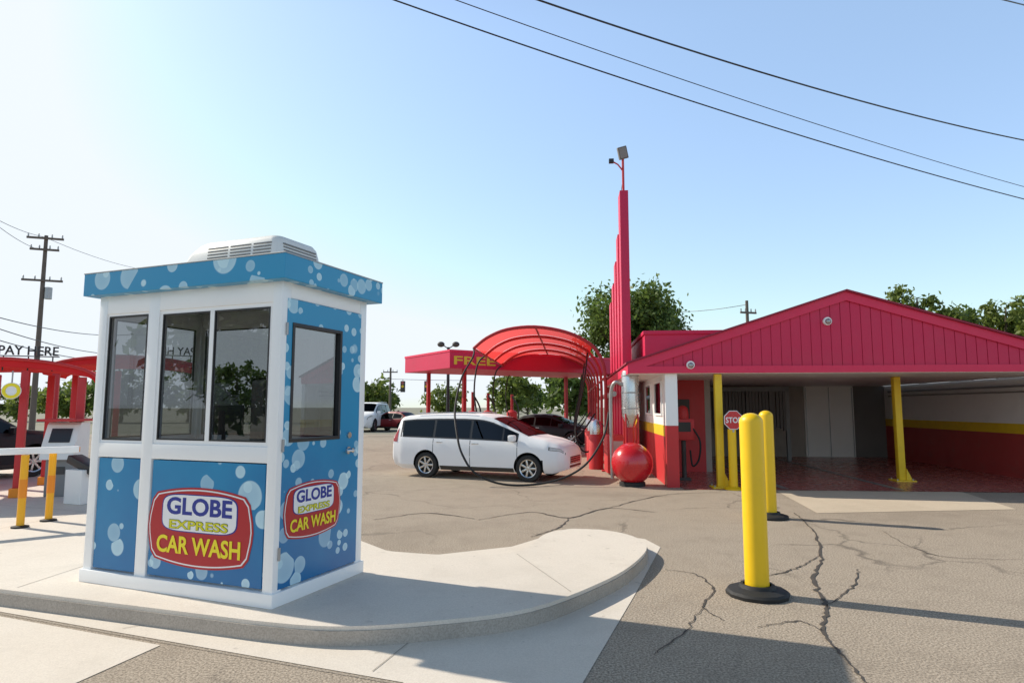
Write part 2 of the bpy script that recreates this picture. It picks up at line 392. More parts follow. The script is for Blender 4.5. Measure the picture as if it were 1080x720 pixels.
def framed_window(name, x0, x1, z0, z1, y, parent, fm, t=.03, mull=()):
    bm = BM()
    box(bm, x0, x1, y-.006, y+.03, z1-t, z1, .003); box(bm, x0, x1, y-.006, y+.03, z0, z0+t, .003)
    box(bm, x0, x0+t, y-.004, y+.028, z0+t, z1-t); box(bm, x1-t, x1, y-.004, y+.028, z0+t, z1-t)
    for q in mull: box(bm, q-t*.7, q+t*.7, y-.009, y+.026, z0+t, z1-t, .003)
    w = new_obj(name, bm, fm, parent)
    xe = [x0+t-.01]+[v for q in mull for v in (q, q)]+[x1-t+.01]
    for a, b in zip(xe[::2], xe[1::2]):
        bm = BM(); quad(bm, (a,y+.012,z0+t-.01),(b,y+.012,z0+t-.01),(b,y+.012,z1-t+.01),(a,y+.012,z1-t+.01)); new_obj('pane', bm, MT['glass'], w, recalc=False)
    g = .012; yy = y-.008
    for q0, q1 in zip([x0+t]+[q+t*.7 for q in mull], [q-t*.7 for q in mull]+[x1-t]):
        bm = BM()
        for a in ((q0,q1,z0+t,z0+t+g),(q0,q1,z1-t-g,z1-t),(q0,q0+g,z0+t+g,z1-t-g),(q1-g,q1,z0+t+g,z1-t-g)): box(bm, a[0], a[1], yy, y+.009, a[2], a[3])
        new_obj('gasket', bm, MT['black'], w)
    return w
framed_window('window', -1.385, -.10, 1.24, 2.42, .02, booth, MT['white'], .035, (-.765,))
framed_window('window', -W+.10, -1.515, 1.24, 2.42, .02, booth, MT['white'], .022)
framed_window('rear_window', -W+.10, -.10, 1.24, 2.42, D-.06, booth, MT['white'], .03, (-1.1,))
w = framed_window('side_window', .10, D-.10, 1.24, 2.42, 0, booth, MT['white'], .03)
w.matrix_local = Matrix.Translation((-W+.05,0,0)) @ Matrix.Rotation(R(90),4,'Z')
bm = BM()
for a in ((.06,1.09,.125,1.285),(.06,1.09,2.245,2.455),(.06,.14,1.285,2.245),(.78,1.09,1.285,2.245)):
    box(bm, -.055, .003, a[0], a[1], a[2], a[3])
door = new_obj('door', bm, MT['bubble'], booth)
bm = BM(); t = .03
for a in ((.125,.795,1.27,1.30),(.125,.795,2.23,2.26),(.125,.155,1.30,2.23),(.765,.795,1.30,2.23)): box(bm, -.05, .010, a[0], a[1], a[2], a[3], .003)
new_obj('door_window_frame', bm, MT['black'], door)
bm = BM(); quad(bm, (-.027,.15,1.295),(-.027,.77,1.295),(-.027,.77,2.235),(-.027,.15,2.235)); new_obj('door_pane', bm, MT['glass'], door, recalc=False)
bm = BM()
cyl(bm, (-.01,.93,1.16), (.06,.93,1.16), .022, n=14); cyl(bm, (.055,.945,1.16), (.055,.835,1.16), .011, n=10)
cyl(bm, (-.01,.93,1.16), (.012,.93,1.16), .034, n=16)
new_obj('door_handle', bm, MT['chrome'], door, 40)
bm = BM(); cyl(bm, (-.01,.93,1.30), (.020,.93,1.30), .028, n=16); new_obj('deadbolt', bm, MT['chrome'], door, 40)
for z in (.4,1.25,2.2):
    bm = BM(); cyl(bm, (.010,.055,z-.05), (.010,.055,z+.05), .010, n=8); new_obj('hinge', bm, MT['galv'], door, 40)
bm = BM(); box(bm, -W-.10, .10, -.10, D+.12, H-.012, H+.195, .006); new_obj('roof_fascia', bm, MT['bubble'], booth)
bm = BM(); box(bm, -W-.104, .104, -.104, D+.124, H+.192, H+.204, .003); new_obj('roof_cap', bm, MT['galv'], booth)
def superell(a, b, n=3.0, k=48):
    o_ = []
    for i in range(k):
        t = 2*math.pi*i/k; c_, s_ = math.cos(t), math.sin(t)
        o_.append((a*math.copysign(abs(c_)**(2/n), c_), b*math.copysign(abs(s_)**(2/n), s_)))
    return o_
def barrel(a, b, k=14):
    q = []
    for i in range(k+1): t = -1+2*i/k; q.append((t*a*.84, b*(.84+.16*(1-t*t))))
    q += [(a*.93,b*.66),(a*.985,b*.25),(a,0),(a*.985,-b*.25),(a*.93,-b*.66)]
    for i in range(k+1): t = 1-2*i/k; q.append((t*a*.84, -b*(.84+.16*(1-t*t))))
    q += [(-a*.93,-b*.66),(-a*.985,-b*.25),(-a,0),(-a*.985,b*.25),(-a*.93,b*.66)]
    return q
def logo(parent, M, w, h):
    a, b = w/2, h/2
    def lay(name, pts, m, d, dz=0, par=None):
        bm = BM(); prism(bm, [(x, y+dz) for x, y in pts], d, d+.0015, M); return new_obj(name, bm, m, par or parent)
    L = lay('logo', barrel(a, b), MT['redlogo'], .002)
    lay('logo_border', barrel(a*.97, b*.95), MT['whitevinyl'], .004, 0, L)
    lay('logo_field', barrel(a*.95, b*.915), MT['redlogo'], .006, 0, L)
    lay('plaque_outline', superell(a*.72, b*.475, 5), MT['bluetxt'], .008, b*.35, L)
    lay('logo_plaque', superell(a*.70, b*.45, 5), MT['whitevinyl'], .010, b*.35, L)
    def T(dz, d): return M @ Matrix.Translation((0, dz, d))
    text('lettering', 'GLOBE', MT['bluetxt'], L, T(b*.52, .012), w*.62, h*.22, .0015, .03)
    text('lettering_outline', 'EXPRESS', MT['greentxt'], L, T(b*.06, .012), w*.56, h*.118, .0015, .04)
    text('lettering', 'EXPRESS', MT['limetxt'], L, T(b*.06, .014), w*.55, h*.104, .0015, .018)
    text('lettering', 'CAR WASH', MT['yellowtxt'], L, T(-b*.45, .010), w*.79, h*.22, .0015, .026)
    return L
logo(booth, Matrix.Translation((-.80,.012,.555)) @ XF, 1.17, .66)
logo(door, Matrix.Translation((.003,.46,.70)) @ XR, .74, .47)
ch = thing('office_chair', 'dark padded chair inside the blue booth behind its front window', 'chair', booth.matrix_basis @ Vector((-.45,.62,.12)), BR+2.6)
bm = BM(); box(bm, -.24,.24,-.23,.23,.62,.70,.03); new_obj('seat', bm, MT['black'], ch, 50)
bm = BM(); box(bm, -.23,.23,.2,.27,.78,1.70,.06,None,4); new_obj('backrest', bm, MT['black'], ch, 50)
bm = BM(); box(bm, -.03,.03,.24,.28,.6,.85)
cyl(bm, (0,0,.06), (0,0,.63), .03)
for k in range(5):
    a = 2*math.pi*k/5; cyl(bm, (0,0,.08), (.26*math.cos(a),.26*math.sin(a),.05), .018, n=8)
new_obj('pedestal', bm, MT['black'], ch, 40)
mo = thing('monitor', 'dark computer screen on the counter inside the blue booth', 'monitor', booth.matrix_basis @ Vector((-1.45,.86,1.162)), BR)
bm = BM(); box(bm,-.1,.1,-.07,.07,0,.015,.004); cyl(bm,(0,0,.01),(0,0,.16),.02,n=10); new_obj('stand', bm, MT['black'], mo, 40)
bm = BM(); box(bm,-.24,.24,-.02,.02,.12,.42,.008); new_obj('screen', bm, MT['black'], mo, 30)
# roof air conditioner
ac = thing('air_conditioner', 'white louvred air conditioner on the roof of the blue booth', 'air conditioner', booth.matrix_basis @ Vector((-.86,.56,H+.204)), BR)
ac.scale = (.77,.85,.82)
bm = BM()
def loft(bm, secs):
    rings = [[bm.verts.new(p) for p in s] for s in secs]
    for a, b in zip(rings, rings[1:]):
        n = len(a)
        for k in range(n): bm.faces.new((a[k], a[(k+1)%n], b[(k+1)%n], b[k]))
    bm.faces.new(rings[0][::-1]); bm.faces.new(rings[-1])
def rr(x0,x1,y0,y1,z,r=.08,k=5):
    q = []
    for cx,cy,a0 in ((x1-r,y1-r,0),(x0+r,y1-r,90),(x0+r,y0+r,180),(x1-r,y0+r,270)):
        for i in range(k): a = R(a0+90*i/(k-1)); q.append((cx+r*math.cos(a), cy+r*math.sin(a), z))
    return q
loft(bm, [rr(-.76,.72,-.36,.36,0,.07), rr(-.76,.72,-.36,.36,.10,.07), rr(-.68,.71,-.352,.352,.21,.08), rr(-.54,.69,-.34,.34,.30,.09), rr(-.46,.66,-.31,.31,.343,.09), rr(-.36,.60,-.25,.25,.36,.09)])
new_obj('shroud', bm, MT['offwhite'], ac, 40)
for x0, x1 in ((-.34,-.03),(0.01,.32),(.36,.62)):
    bm = BM()
    for i in range(6):
        z = .07+i*.036; yy = -.363+max(0, (z-.10))*.08
        box(bm, x0, x1, yy-.004, yy+.02, z, z+.014)
    new_obj('louvre', bm, MT['midgrey'], ac)
bm = BM()
for i in range(6):
    z = .07+i*.036; xx = .722-max(0,(z-.10))*.1
    box(bm, xx-.02, xx+.005, -.26, .26, z, z+.014)
new_obj('louvre', bm, MT['midgrey'], ac)

# ------------------------------------------------------------------ yellow bollards
def make_bollard(label, loc):
    b = thing('bollard', label, 'bollard', loc, .3, 'yellow bollards in front of the wash bay')
    bm = BM(); lathe(bm, [(0,0),(.275,0),(.28,.03),(.26,.05),(.165,.072),(.15,.10),(.125,.10)], 12); new_obj('rubber_base', bm, MT['rubber'], b, 30)
    bm = BM(); lathe(bm, [(.106,.06),(.106,1.56)]+[(.106*math.cos(a), 1.56+.085*math.sin(a)) for a in [R(x) for x in (15,30,45,60,75,90)]], 28); new_obj('post', bm, MT['yellow'], b, 60)
    return b
b1 = make_bollard('front yellow bollard with the black rubber foot, nearest the camera', G(799,627))
dup(b1, G(812,546), .9, 'rear yellow bollard, half hidden behind the nearest one')

# ------------------------------------------------------------------ wash building
BO = Vector((2.7,13.75,0)); BRZ = -R(5.3)
MB = Matrix.Translation(BO) @ Matrix.Rotation(BRZ, 4, 'Z')
def bp(x, y, z=0): return MB @ Vector((x, y, z))
bld = thing('wash_building', 'magenta gabled car wash building with an open drive-in bay', 'building', BO, BRZ)
EL, ER, AX = -.08, 9.1, 4.38
ZB, ZE, ZA = 2.47, 2.60, 4.06
def roofz(x): return ZE+(ZA-ZE)*(x-EL)/(AX-EL) if x < AX else ZE+(ZA-ZE)*(ER-x)/(ER-AX)
bm = BM(); x = EL+.04; bw = .205
while x < ER-.05:
    x1 = min(x+bw-.014, ER-.04)
    if x < AX < x1: pts = [(x,ZB),(x1,ZB),(x1,roofz(x1)-.02),(AX,ZA-.02),(x,roofz(x)-.02)]
    else: pts = [(x,ZB),(x1,ZB),(x1,roofz(x1)-.02),(x,roofz(x)-.02)]
    prism(bm, pts, 0, .03, XF); x += bw
pts = [(EL+.04,ZB),(ER-.04,ZB),(ER-.04,ZE-.02),(AX,ZA-.03),(EL+.04,ZE-.02)]
prism(bm, pts, -.04, .012, XF)
new_obj('gable_siding', bm, MT['pink'], bld)
bm = BM()
for (xa, za, xb, zb) in ((EL-.12,ZE-.04,AX,ZA),(AX,ZA,ER+.12,ZE-.04)):
    prism(bm, [(xa,za-.12),(xb,zb-.12),(xb,zb+.07),(xa,za+.07)], .04, .075, XF)
new_obj('rake_board', bm, MT['pinktrim'], bld)
bm = BM(); box(bm, EL-.1, ER+.1, -.072, -.032, ZB-.05, ZB+.10, .004); new_obj('fascia_board', bm, MT['pinktrim'], bld)
bm = BM()
for (xa, za, xb, zb) in ((EL-.16,ZE-.05,AX,ZA),(AX,ZA,ER+.16,ZE-.05)):
    v = [bm.verts.new(p) for p in ((xa,-.14,za+.072),(xb,-.14,zb+.072),(xb,9.6,zb+.072),(xa,9.6,za+.072),(xa,-.14,za+.11),(xb,-.14,zb+.11),(xb,9.6,zb+.11),(xa,9.6,za+.11))]
    for f in ((0,1,2,3),(4,5,6,7),(0,1,5,4),(2,3,7,6),(0,3,7,4),(1,2,6,5)): bm.faces.new([v[i] for i in f])
new_obj('roof', bm, MT['roofred'], bld)
bm = BM(); box(bm, EL-.1, ER+.1, -.03, 9.5, ZB-.06, ZB-.01); new_obj('soffit', bm, MT['wallwhite'], bld)
bm = BM(); box(bm, EL-.12, EL-.08, -.03, 9.5, ZB-.06, ZE+.02); new_obj('eave_board', bm, MT['pinktrim'], bld)
bm = BM(); box(bm, .55, 4.3, 3.2, 9.4, 2.62, 3.66, .01); box(bm, .51, 4.34, 3.16, 9.44, 3.62, 3.72, .006); new_obj('flat_roof_block', bm, MT['pink'], bld, 30)
def banded(x0, x1, y0, y1, rm):
    bm = BM(); box(bm, x0-.004, x1+.004, y0-.004, y1+.004, 0, 1.06); new_obj('lower_wall', bm, rm, bld)
    bm = BM(); box(bm, x0-.007, x1+.007, y0-.007, y1+.007, 1.06, 1.30); new_obj('wall_stripe', bm, MT['yellowpaint'], bld)
    bm = BM(); box(bm, x0, x1, y0, y1, 1.30, ZB-.06); new_obj('upper_wall', bm, MT['wallwhite'], bld)
banded(.62, .80, .25, 9.3, MT['redpaint'])
banded(9.25, 9.42, .1, 9.3, MT['wallred'])
def leftwin(y0, y1):
    bm = BM()
    for a in ((y0,y1,1.5,1.55),(y0,y1,2.25,2.3),(y0,y0+.05,1.55,2.25),(y1-.05,y1,1.55,2.25)): box(bm, .585, .625, a[0], a[1], a[2], a[3], .004)
    w = new_obj('office_window', bm, MT['white'], bld)
    bm = BM(); box(bm, .605, .612, y0+.04, y1-.04, 1.54, 2.26); new_obj('pane', bm, MT['carglass'], w)
leftwin(.7, 1.9); leftwin(2.6, 3.8)
bm = BM(); box(bm, .60, .86, .06, .245, 1.301, ZB-.061, .006); new_obj('corner_trim', bm, MT['white'], bld)
bm = BM(); box(bm, .60, .86, .06, .245, 0, 1.299, .006); new_obj('corner_base', bm, MT['redpaint'], bld)
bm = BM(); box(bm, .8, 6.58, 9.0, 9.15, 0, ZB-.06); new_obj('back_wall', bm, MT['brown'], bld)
bm = BM(); box(bm, 6.58, 8.2, 8.94, 9.1, 0, ZB-.06); new_obj('sliding_door', bm, MT['greydoor'], bld)
for x in (6.62, 7.38, 8.14):
    bm = BM(); box(bm, x, x+.03, 8.92, 8.945, .02, ZB-.1); new_obj('door_rail', bm, MT['galv'], bld)
bm = BM(); box(bm, 8.2, 9.25, 9.0, 9.15, 0, ZB-.06); new_obj('doorway_shade_panel', bm, MT['deepgrey'], bld)  # solid panel; its grey stands in for the darkness of an open doorway
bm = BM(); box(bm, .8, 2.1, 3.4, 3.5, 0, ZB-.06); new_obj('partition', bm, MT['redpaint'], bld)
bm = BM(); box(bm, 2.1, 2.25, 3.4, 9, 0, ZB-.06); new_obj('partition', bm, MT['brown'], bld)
bm = BM(); box(bm, 1.15, 1.7, 3.37, 3.398, 1.2, 1.9, .004); new_obj('notice_board', bm, MT['darkgrey'], bld)
for z, r in ((2.2,.03),(2.06,.02)):
    bm = BM(); tube(bm, [(9.2,.6,z),(9.2,8.6,z)], r); new_obj('pipe', bm, MT['galv'], bld)
bm = BM(); sheet(bm, [bp(.9,-.25), bp(9.24,-.1), bp(9.24,8.93), bp(.9,8.93)], .008); struct('bay_floor', bm, MT['redfloor'])
bm = BM(); 
for a, b in (((3.0,.0),(3.0,8.5)),((5.3,0),(5.3,8.5))):
    ribbon(bm, [bp(*a), bp(*b)], .16, .012)
struct('floor_channel', bm, MT['galv'])
ga = thing('wash_gantry', 'grey wash frame with hanging cloth strips deep inside the bay', 'car wash machine', bp(4.0,7.2), BRZ)
bm = BM(); box(bm,-1.5,-1.38,-.06,.06,0,2.3,.01); box(bm,1.38,1.5,-.06,.06,0,2.3,.01); box(bm,-1.5,1.5,-.06,.06,2.2,2.34,.01); new_obj('frame', bm, MT['midgrey'], ga)
bm = BM()
for i in range(26):
    x = -1.3+i*.104; box(bm, x, x+.085, -.02+rnd.uniform(-.05,.05), .02+rnd.uniform(0,.05), 1.0+rnd.uniform(-.1,.15), 2.21)
new_obj('cloth_strip', bm, MT['deepgrey'], ga)
su = thing('spray_unit', 'red wash control unit on a dark stand just inside the bay, by the left wall', 'car wash machine', G(722,506,.008), BRZ)
bm = BM(); box(bm,-.14,.14,-.12,.12,0,.06,.01); cyl(bm,(0,0,.05),(0,0,.95),.055,n=12); new_obj('stand', bm, MT['darkgrey'], su, 40)
bm = BM(); box(bm,-.24,.24,-.14,.14,.92,1.42,.035); new_obj('cabinet', bm, MT['redpaint'], su, 40)
bm = BM(); box(bm,-.15,.15,-.152,-.14,1.12,1.34,.004); new_obj('control_panel', bm, MT['black'], su)
bm = BM(); lathe(bm,[(0,1.42),(.13,1.42),(.14,1.5),(.12,1.66),(.06,1.72),(0,1.73)],18); new_obj('beacon', bm, MT['redpaint'], su, 40)
bm = BM(); tube(bm, catmull([(.2,-.12,1.2),(.34,-.2,.9),(.3,-.22,.5),(.16,-.2,.35),(.12,-.16,.7)],7), .022, 7); new_obj('hose', bm, MT['rubber'], su, 60)
def guard(label, loc, h, rz):
    g = thing('guard_post', label, 'post', loc, rz, 'tall yellow posts at the wash bay')
    bm = BM(); box(bm,-.075,.075,-.075,.075,.03,h,.012); new_obj('post', bm, MT['yellowpaint'], g, 30)
    bm = BM(); box(bm,-.2,.24,-.2,.2,0,.035,.006)
    for s in (-1,1): prism(bm, [(.07,.03),(.2,.03),(.075,.3)], -.012+.09*s, .012+.09*s, XF)
    new_obj('base_plate', bm, MT['yellowpaint'], g)
    for x in (-.15,.19):
        for y in (-.14,.14):
            bm = BM(); cyl(bm, (x,y,.03), (x,y,.065), .018, n=6); new_obj('bolt', bm, MT['galv'], g)
guard('tall yellow square post at the left of the bay, beside the stop sign', bp(1.72,.12), ZB-.07, BRZ)
guard('tall yellow square post standing alone at the right of the bay', bp(6.15,1.75), ZB-.07, BRZ)
sp = thing('stop_sign', 'small red octagonal stop sign on a yellow pole beside the bay', 'sign', G(774,516), 0.05)
bm = BM(); lathe(bm, [(0,0),(.19,0),(.19,.03),(.10,.06),(.085,.06)], 20); cyl(bm, (0,0,.05), (0,0,1.24), .085, n=20); new_obj('pole', bm, MT['yellow'], sp, 40)
oc = [(.21*math.cos(R(22.5+45*k)), .21*math.sin(R(22.5+45*k))) for k in range(8)]
bm = BM(); prism(bm, oc, 0, .012, Matrix.Translation((0,-.092,1.43)) @ XF); pl = new_obj('plate', bm, MT['whitevinyl'], sp)
bm = BM(); prism(bm, [(x*.93,y*.93) for x,y in oc], .014, .017, Matrix.Translation((0,-.092,1.43)) @ XF); new_obj('face', bm, MT['redgloss'], pl)
text('lettering', 'STOP', MT['whitevinyl'], pl, Matrix.Translation((0,-.112,1.43)) @ XF, .33, .12, .002, .02)
bm = BM(); box(bm,-.02,.02,-.09,0,1.18,1.5); new_obj('bracket', bm, MT['galv'], sp)
def dome(label, M):
    d = thing('security_camera', label, 'camera', M, BRZ, 'white security cameras on the gable')
    bm = BM(); cyl(bm, (0,.03,0), (0,-.03,0), .085, n=18); new_obj('mount', bm, MT['white'], d, 40)
    bm = BM(); bmesh.ops.create_uvsphere(bm, u_segments=16, v_segments=10, radius=.06); bmesh.ops.translate(bm, vec=(0,-.05,-.01), verts=bm.verts); new_obj('lens_dome', bm, MT['galv'], d, 60)
dome('white round security camera high under the gable peak', bp(3.98,-.062,3.5))
dome('white round security camera at the left end of the fascia', bp(1.12,-.10,ZB+.12))

# ------------------------------------------------------------------ stepped pylon with floodlight
PY = Vector((3.19,17.6,0)); PS = 1.19
py = thing('stepped_pylon', 'tall stepped magenta pylon rising beside the wash building', 'pylon', PY, BRZ)
for k, (w, h) in enumerate(((.20,7.84),(.19,6.74),(.18,6.08),(.17,5.52),(.17,5.05))):
    w *= PS; bm = BM(); box(bm, -.5*w-.04*k, .5*w-.04*k, .66*k, .66*k+.658, 0, h, .008); new_obj('fin', bm, MT['pink'], py, 30)
fl = thing('floodlight', 'grey floodlight on a thin mast on top of the magenta pylon', 'floodlight', PY+Vector((.03,.25,7.84)), BRZ)
fl.scale = (PS,)*3
bm = BM(); tube(bm, [(0,0,0),(0,0,.85)], .03, 8); tube(bm, [(.0,0,.55),(-.12,0,.72),(-.26,-.02,.80)], .018, 6); new_obj('mast', bm, MT['redpaint'], fl, 40)
LM = Matrix.Translation((0,0,1.0)) @ Matrix.Rotation(R(-14),4,'Y') @ Matrix.Rotation(R(20),4,'X') @ Matrix.Translation((0,0,-1.0))
bm = BM(); box(bm, -.11,.11,-.09,.09,.86,1.16,.02, LM); new_obj('lamp_housing', bm, MT['deepgrey'], fl, 30)
bm = BM(); box(bm, -.085,.085,-.102,-.09,.89,1.13,.004, LM); new_obj('lamp_glass', bm, MT['midgrey'], fl)
bm = BM(); box(bm, -.34,-.22,-.06,.04,.76,.86,.01); new_obj('small_lamp', bm, MT['black'], fl)
bm = BM(); tube(bm, [(0,0,.4),(.0,.9,.2),(0,1.9,-.9)], .008, 5); new_obj('guy_wire', bm, MT['black'], fl)

# ------------------------------------------------------------------ vacuum plant next to the wall
vs_ = thing('vacuum_separator', 'tall brushed steel cylinder on a steel stand beside the wash building', 'vacuum', (2.66,14.35,0), 0)
bm = BM(); lathe(bm, [(0,1.25),(.08,1.25),(.19,1.5),(.195,1.55),(.195,2.45),(.18,2.5),(.08,2.54),(.08,2.66),(.0,2.66)], 28); new_obj('cylinder', bm, MT['chrome'], vs_, 40)
bm = BM(); tube(bm, [(0,0,1.27),(0,0,.1)], .07, 12); new_obj('outlet_pipe', bm, MT['redpaint'], vs_, 40)
for a in (45,135,225,315):
    bm = BM(); cyl(bm, (.19*math.cos(R(a)),.19*math.sin(R(a)),0), (.19*math.cos(R(a)),.19*math.sin(R(a)),1.55), .02, n=8); new_obj('leg', bm, MT['redpaint'], vs_, 40)
bm = BM(); tube(bm, catmull([(-.19,0,2.2),(-.34,0,2.25),(-.42,.1,2.0),(-.42,.15,1.2),(-.40,.2,.1)], 6), .04, 10); new_obj('pipe', bm, MT['galv'], vs_, 60)
for z in (1.65,2.0,2.38):
    bm = BM(); lathe(bm, [(.195,z),(.203,z+.005),(.203,z+.03),(.195,z+.035)], 28); new_obj('band', bm, MT['galv'], vs_, 40)
rb = thing('red_ball', 'big glossy red ball on a low ring in front of the steel cylinder', 'ball', G(667,512), 0)
bm = BM(); bmesh.ops.create_uvsphere(bm, u_segments=32, v_segments=20, radius=.45); bmesh.ops.translate(bm, vec=(0,0,.48), verts=bm.verts); new_obj('ball', bm, MT['redgloss'], rb, 60)
bm = BM(); lathe(bm, [(.2,0),(.28,0),(.28,.08),(.24,.10),(.2,.10),(.2,0)], 24); new_obj('ring', bm, MT['rubber'], rb, 40)
rd = thing('vacuum_drum', 'low red machine housing left of the big red ball', 'vacuum', (2.62,16.4,0), 0)
bm = BM(); box(bm,-.24,.24,-.3,.3,.05,1.0,.05); new_obj('housing', bm, MT['redpaint'], rd, 40)
bm = BM(); box(bm,-.16,.16,-.312,-.3,.5,.85,.004); new_obj('cover_plate', bm, MT['galv'], rd)

# ------------------------------------------------------------------ red arched vacuum canopy
AO = Vector((2.52,17.2,0))
MA = Matrix.Translation(AO) @ Matrix.Rotation(BRZ,4,'Z')
va = thing('arched_canopy', 'long red barrel canopy on curved hoops over the vacuum bays', 'canopy', AO, BRZ)
prof = catmull([(x*1.22,0,z*1.11) for x, z in ((0,0),(0,1.2),(0,2.25),(-.08,2.70),(-.34,3.08),(-.85,3.36),(-1.55,3.50),(-2.2,3.44),(-2.65,3.24),(-2.95,2.98))], 4)
NA, SPC = 8, 2.4
for k in range(NA):
    bm = BM(); tube(bm, [p+Vector((0,k*SPC,0)) for p in prof], .045, 10); new_obj('hoop', bm, MT['hoopred'], va, 60)
    bm = BM(); box(bm,-.13,.13,k*SPC-.13,k*SPC+.13,0,.03,.004); new_obj('base_plate', bm, MT['redpaint'], va)
fab = [p for p in prof if p.z > 3.3 or p.x < -1]
for k in range(NA-1):
    bm = BM(); rows = []
    for j in range(7):
        t = j/6; sag = .10*math.sin(math.pi*t)
        row = []
        for i, p in enumerate(fab):
            f = i/(len(fab)-1); n_ = Vector((-.9+1.8*(1-f), 0, 1)).normalized()
            row.append(bm.verts.new(Vector((p.x, k*SPC+.03+(SPC-.06)*t, p.z+.055))-n_*sag*.6))
        rows.append(row)
    for a, b in zip(rows, rows[1:]):
        for i in range(len(a)-1): bm.faces.new((a[i], a[i+1], b[i+1], b[i]))
    new_obj('canopy_fabric', bm, MT['redfab'], va, 60)
for i, r in ((8,.035),(len(prof)-1,.03),(24,.025)):
    p = prof[i]; bm = BM(); tube(bm, [(p.x,0,p.z),(p.x,(NA-1)*SPC,p.z)], r, 8); new_obj('purlin', bm, MT['hoopred'], va, 60)
bm = BM(); tube(bm, [(.22,-.1,2.05),(.22,(NA-1)*SPC,2.05)], .075, 10); new_obj('vacuum_main', bm, MT['galv'], va, 60)
hl = ['nearest black vacuum hose looping down in front of the white minivan', 'black vacuum hose hanging at the right posts, nearest of three behind the minivan', 'black vacuum hose hanging at the right posts, middle of three behind the minivan', 'black vacuum hose hanging at the right posts, farthest of three behind the minivan']
hp = [MA @ prof[-1],P(499,376,17.0),P(487,398,16.0),P(480,430,14.9),P(482,458,14.3),P(488,480,14.05),P(503,500,13.95),P(535,511,13.9),P(580,508,13.95),P(615,492,14.05),P(636,462,14.4),P(642,435,14.9)]
bm = BM(); tube(bm, catmull(hp, 8), .024, 8); o = new_obj('vacuum_hose', bm, MT['rubber'], None, 60); setp(o, hl[0], 'hose', 'hoses of the vacuum bays')
for k in range(1,4):
    y = 2*k*SPC-SPC; q = [MA @ Vector(p) for p in ((-.4,y,3.4),(-.55,y-.1,2.3),(-.8,y-.2,1.0),(-.6,y-.3,.4),(-.25,y-.3,.5),(.0,y-.12,1.2))]
    bm = BM(); tube(bm, catmull(q, 7), .026, 7); o = new_obj('vacuum_hose', bm, MT['rubber'], None, 60); setp(o, hl[k], 'hose', 'hoses of the vacuum bays')
e = prof[-1]
for k in range(3):
    y = (1+2*k)*SPC; q = [MA @ Vector(p) for p in ((e.x,y,e.z),(e.x-.25,y-.05,e.z-.35),(e.x-.3,y-.15,1.9),(e.x+.1,y-.3,.8),(e.x+1.2,y-.3,.3),(-.9,y-.2,.7),(-.2,y,1.5))]
    bm = BM(); tube(bm, catmull(q, 7), .026, 7); o = new_obj('vacuum_hose', bm, MT['rubber'], None, 60)
    setp(o, 'black vacuum hose looping from the left rim of the red canopy, %s behind the minivan' % ('nearest','middle','farthest')[k], 'hose', 'hoses of the vacuum bays')
for k in range(3):
    v = thing('vacuum_bin', ['red vacuum bin with a steel dome, nearest of the row under the canopy','red vacuum bin with a steel dome, middle of the row under the canopy','red vacuum bin with a steel dome, farthest of the row under the canopy'][k], 'vacuum', MA @ Vector((-.25,.6+k*2.6,0)), BRZ, 'vacuum bins under the red canopy')
    bm = BM(); lathe(bm, [(0,0),(.2,0),(.2,.9),(.17,.95),(0,.95)], 18); new_obj('bin', bm, MT['redpaint'], v, 40)
    bm = BM(); lathe(bm, [(.17,.95),(.17,1.2),(.12,1.32),(0,1.36)], 18); new_obj('dome', bm, MT['chrome'], v, 40)

# ------------------------------------------------------------------ cars
def itp(tab, x):
    if x <= tab[0][0]: return tab[0][1]
    for (a, va_), (b, vb) in zip(tab, tab[1:]):
        if x <= b: return va_+(vb-va_)*(x-a)/(b-a)
    return tab[-1][1]
VAN = dict(x0=-2.66, x1=2.48, ax=(1.5,-1.5), wr=.345,
  top=[(-2.66,.66),(-2.65,.98),(-2.60,1.15),(-2.44,1.60),(-2.34,1.68),(-1.9,1.72),(-1.2,1.74),(-.4,1.745),(.1,1.725),(.4,1.66),(.65,1.545),(1.45,1.165),(1.6,1.13),(1.9,1.075),(2.2,.98),(2.36,.89),(2.44,.79),(2.48,.66)],
  w=[(-2.66,.82),(-2.58,.92),(-2.3,.975),(-1.5,1.0),(0,1.0),(1.5,1.0),(2.0,.97),(2.25,.88),(2.4,.76),(2.48,.62)],
  belt=[(-2.66,1.08),(-1,1.05),(1.4,1.0),(2.48,.84)], roofw=.78, cowl=1.17, rooftop=1.68,
  ws=(.45,1.42), rear=(-2.59,-2.44), wins=[(-2.28,-1.32),(-1.24,-.20),(-.12,.74),(.80,1.14)], seams=[1.2,-.16,-1.28], trim=(-2.32,1.17))
CAR = dict(x0=-2.25, x1=2.2, ax=(1.35,-1.35), wr=.32,
  top=[(-2.25,.6),(-2.23,.9),(-2.1,1.02),(-1.75,1.06),(-1.1,1.40),(-.7,1.46),(0,1.47),(.3,1.42),(1.15,1.02),(1.3,.98),(1.9,.86),(2.1,.74),(2.2,.55)],
  w=[(-2.25,.72),(-2.0,.86),(-1.3,.9),(1.3,.9),(1.9,.82),(2.2,.58)], belt=[(-2.25,.95),(2.2,.82)], roofw=.62, cowl=1.04, rooftop=1.42,
  ws=(.34,1.12), rear=(-1.72,-1.14), wins=[(-1.3,-.52),(-.44,.3),(.34,.85)], seams=[.95,-.48], trim=(-1.4,.9))
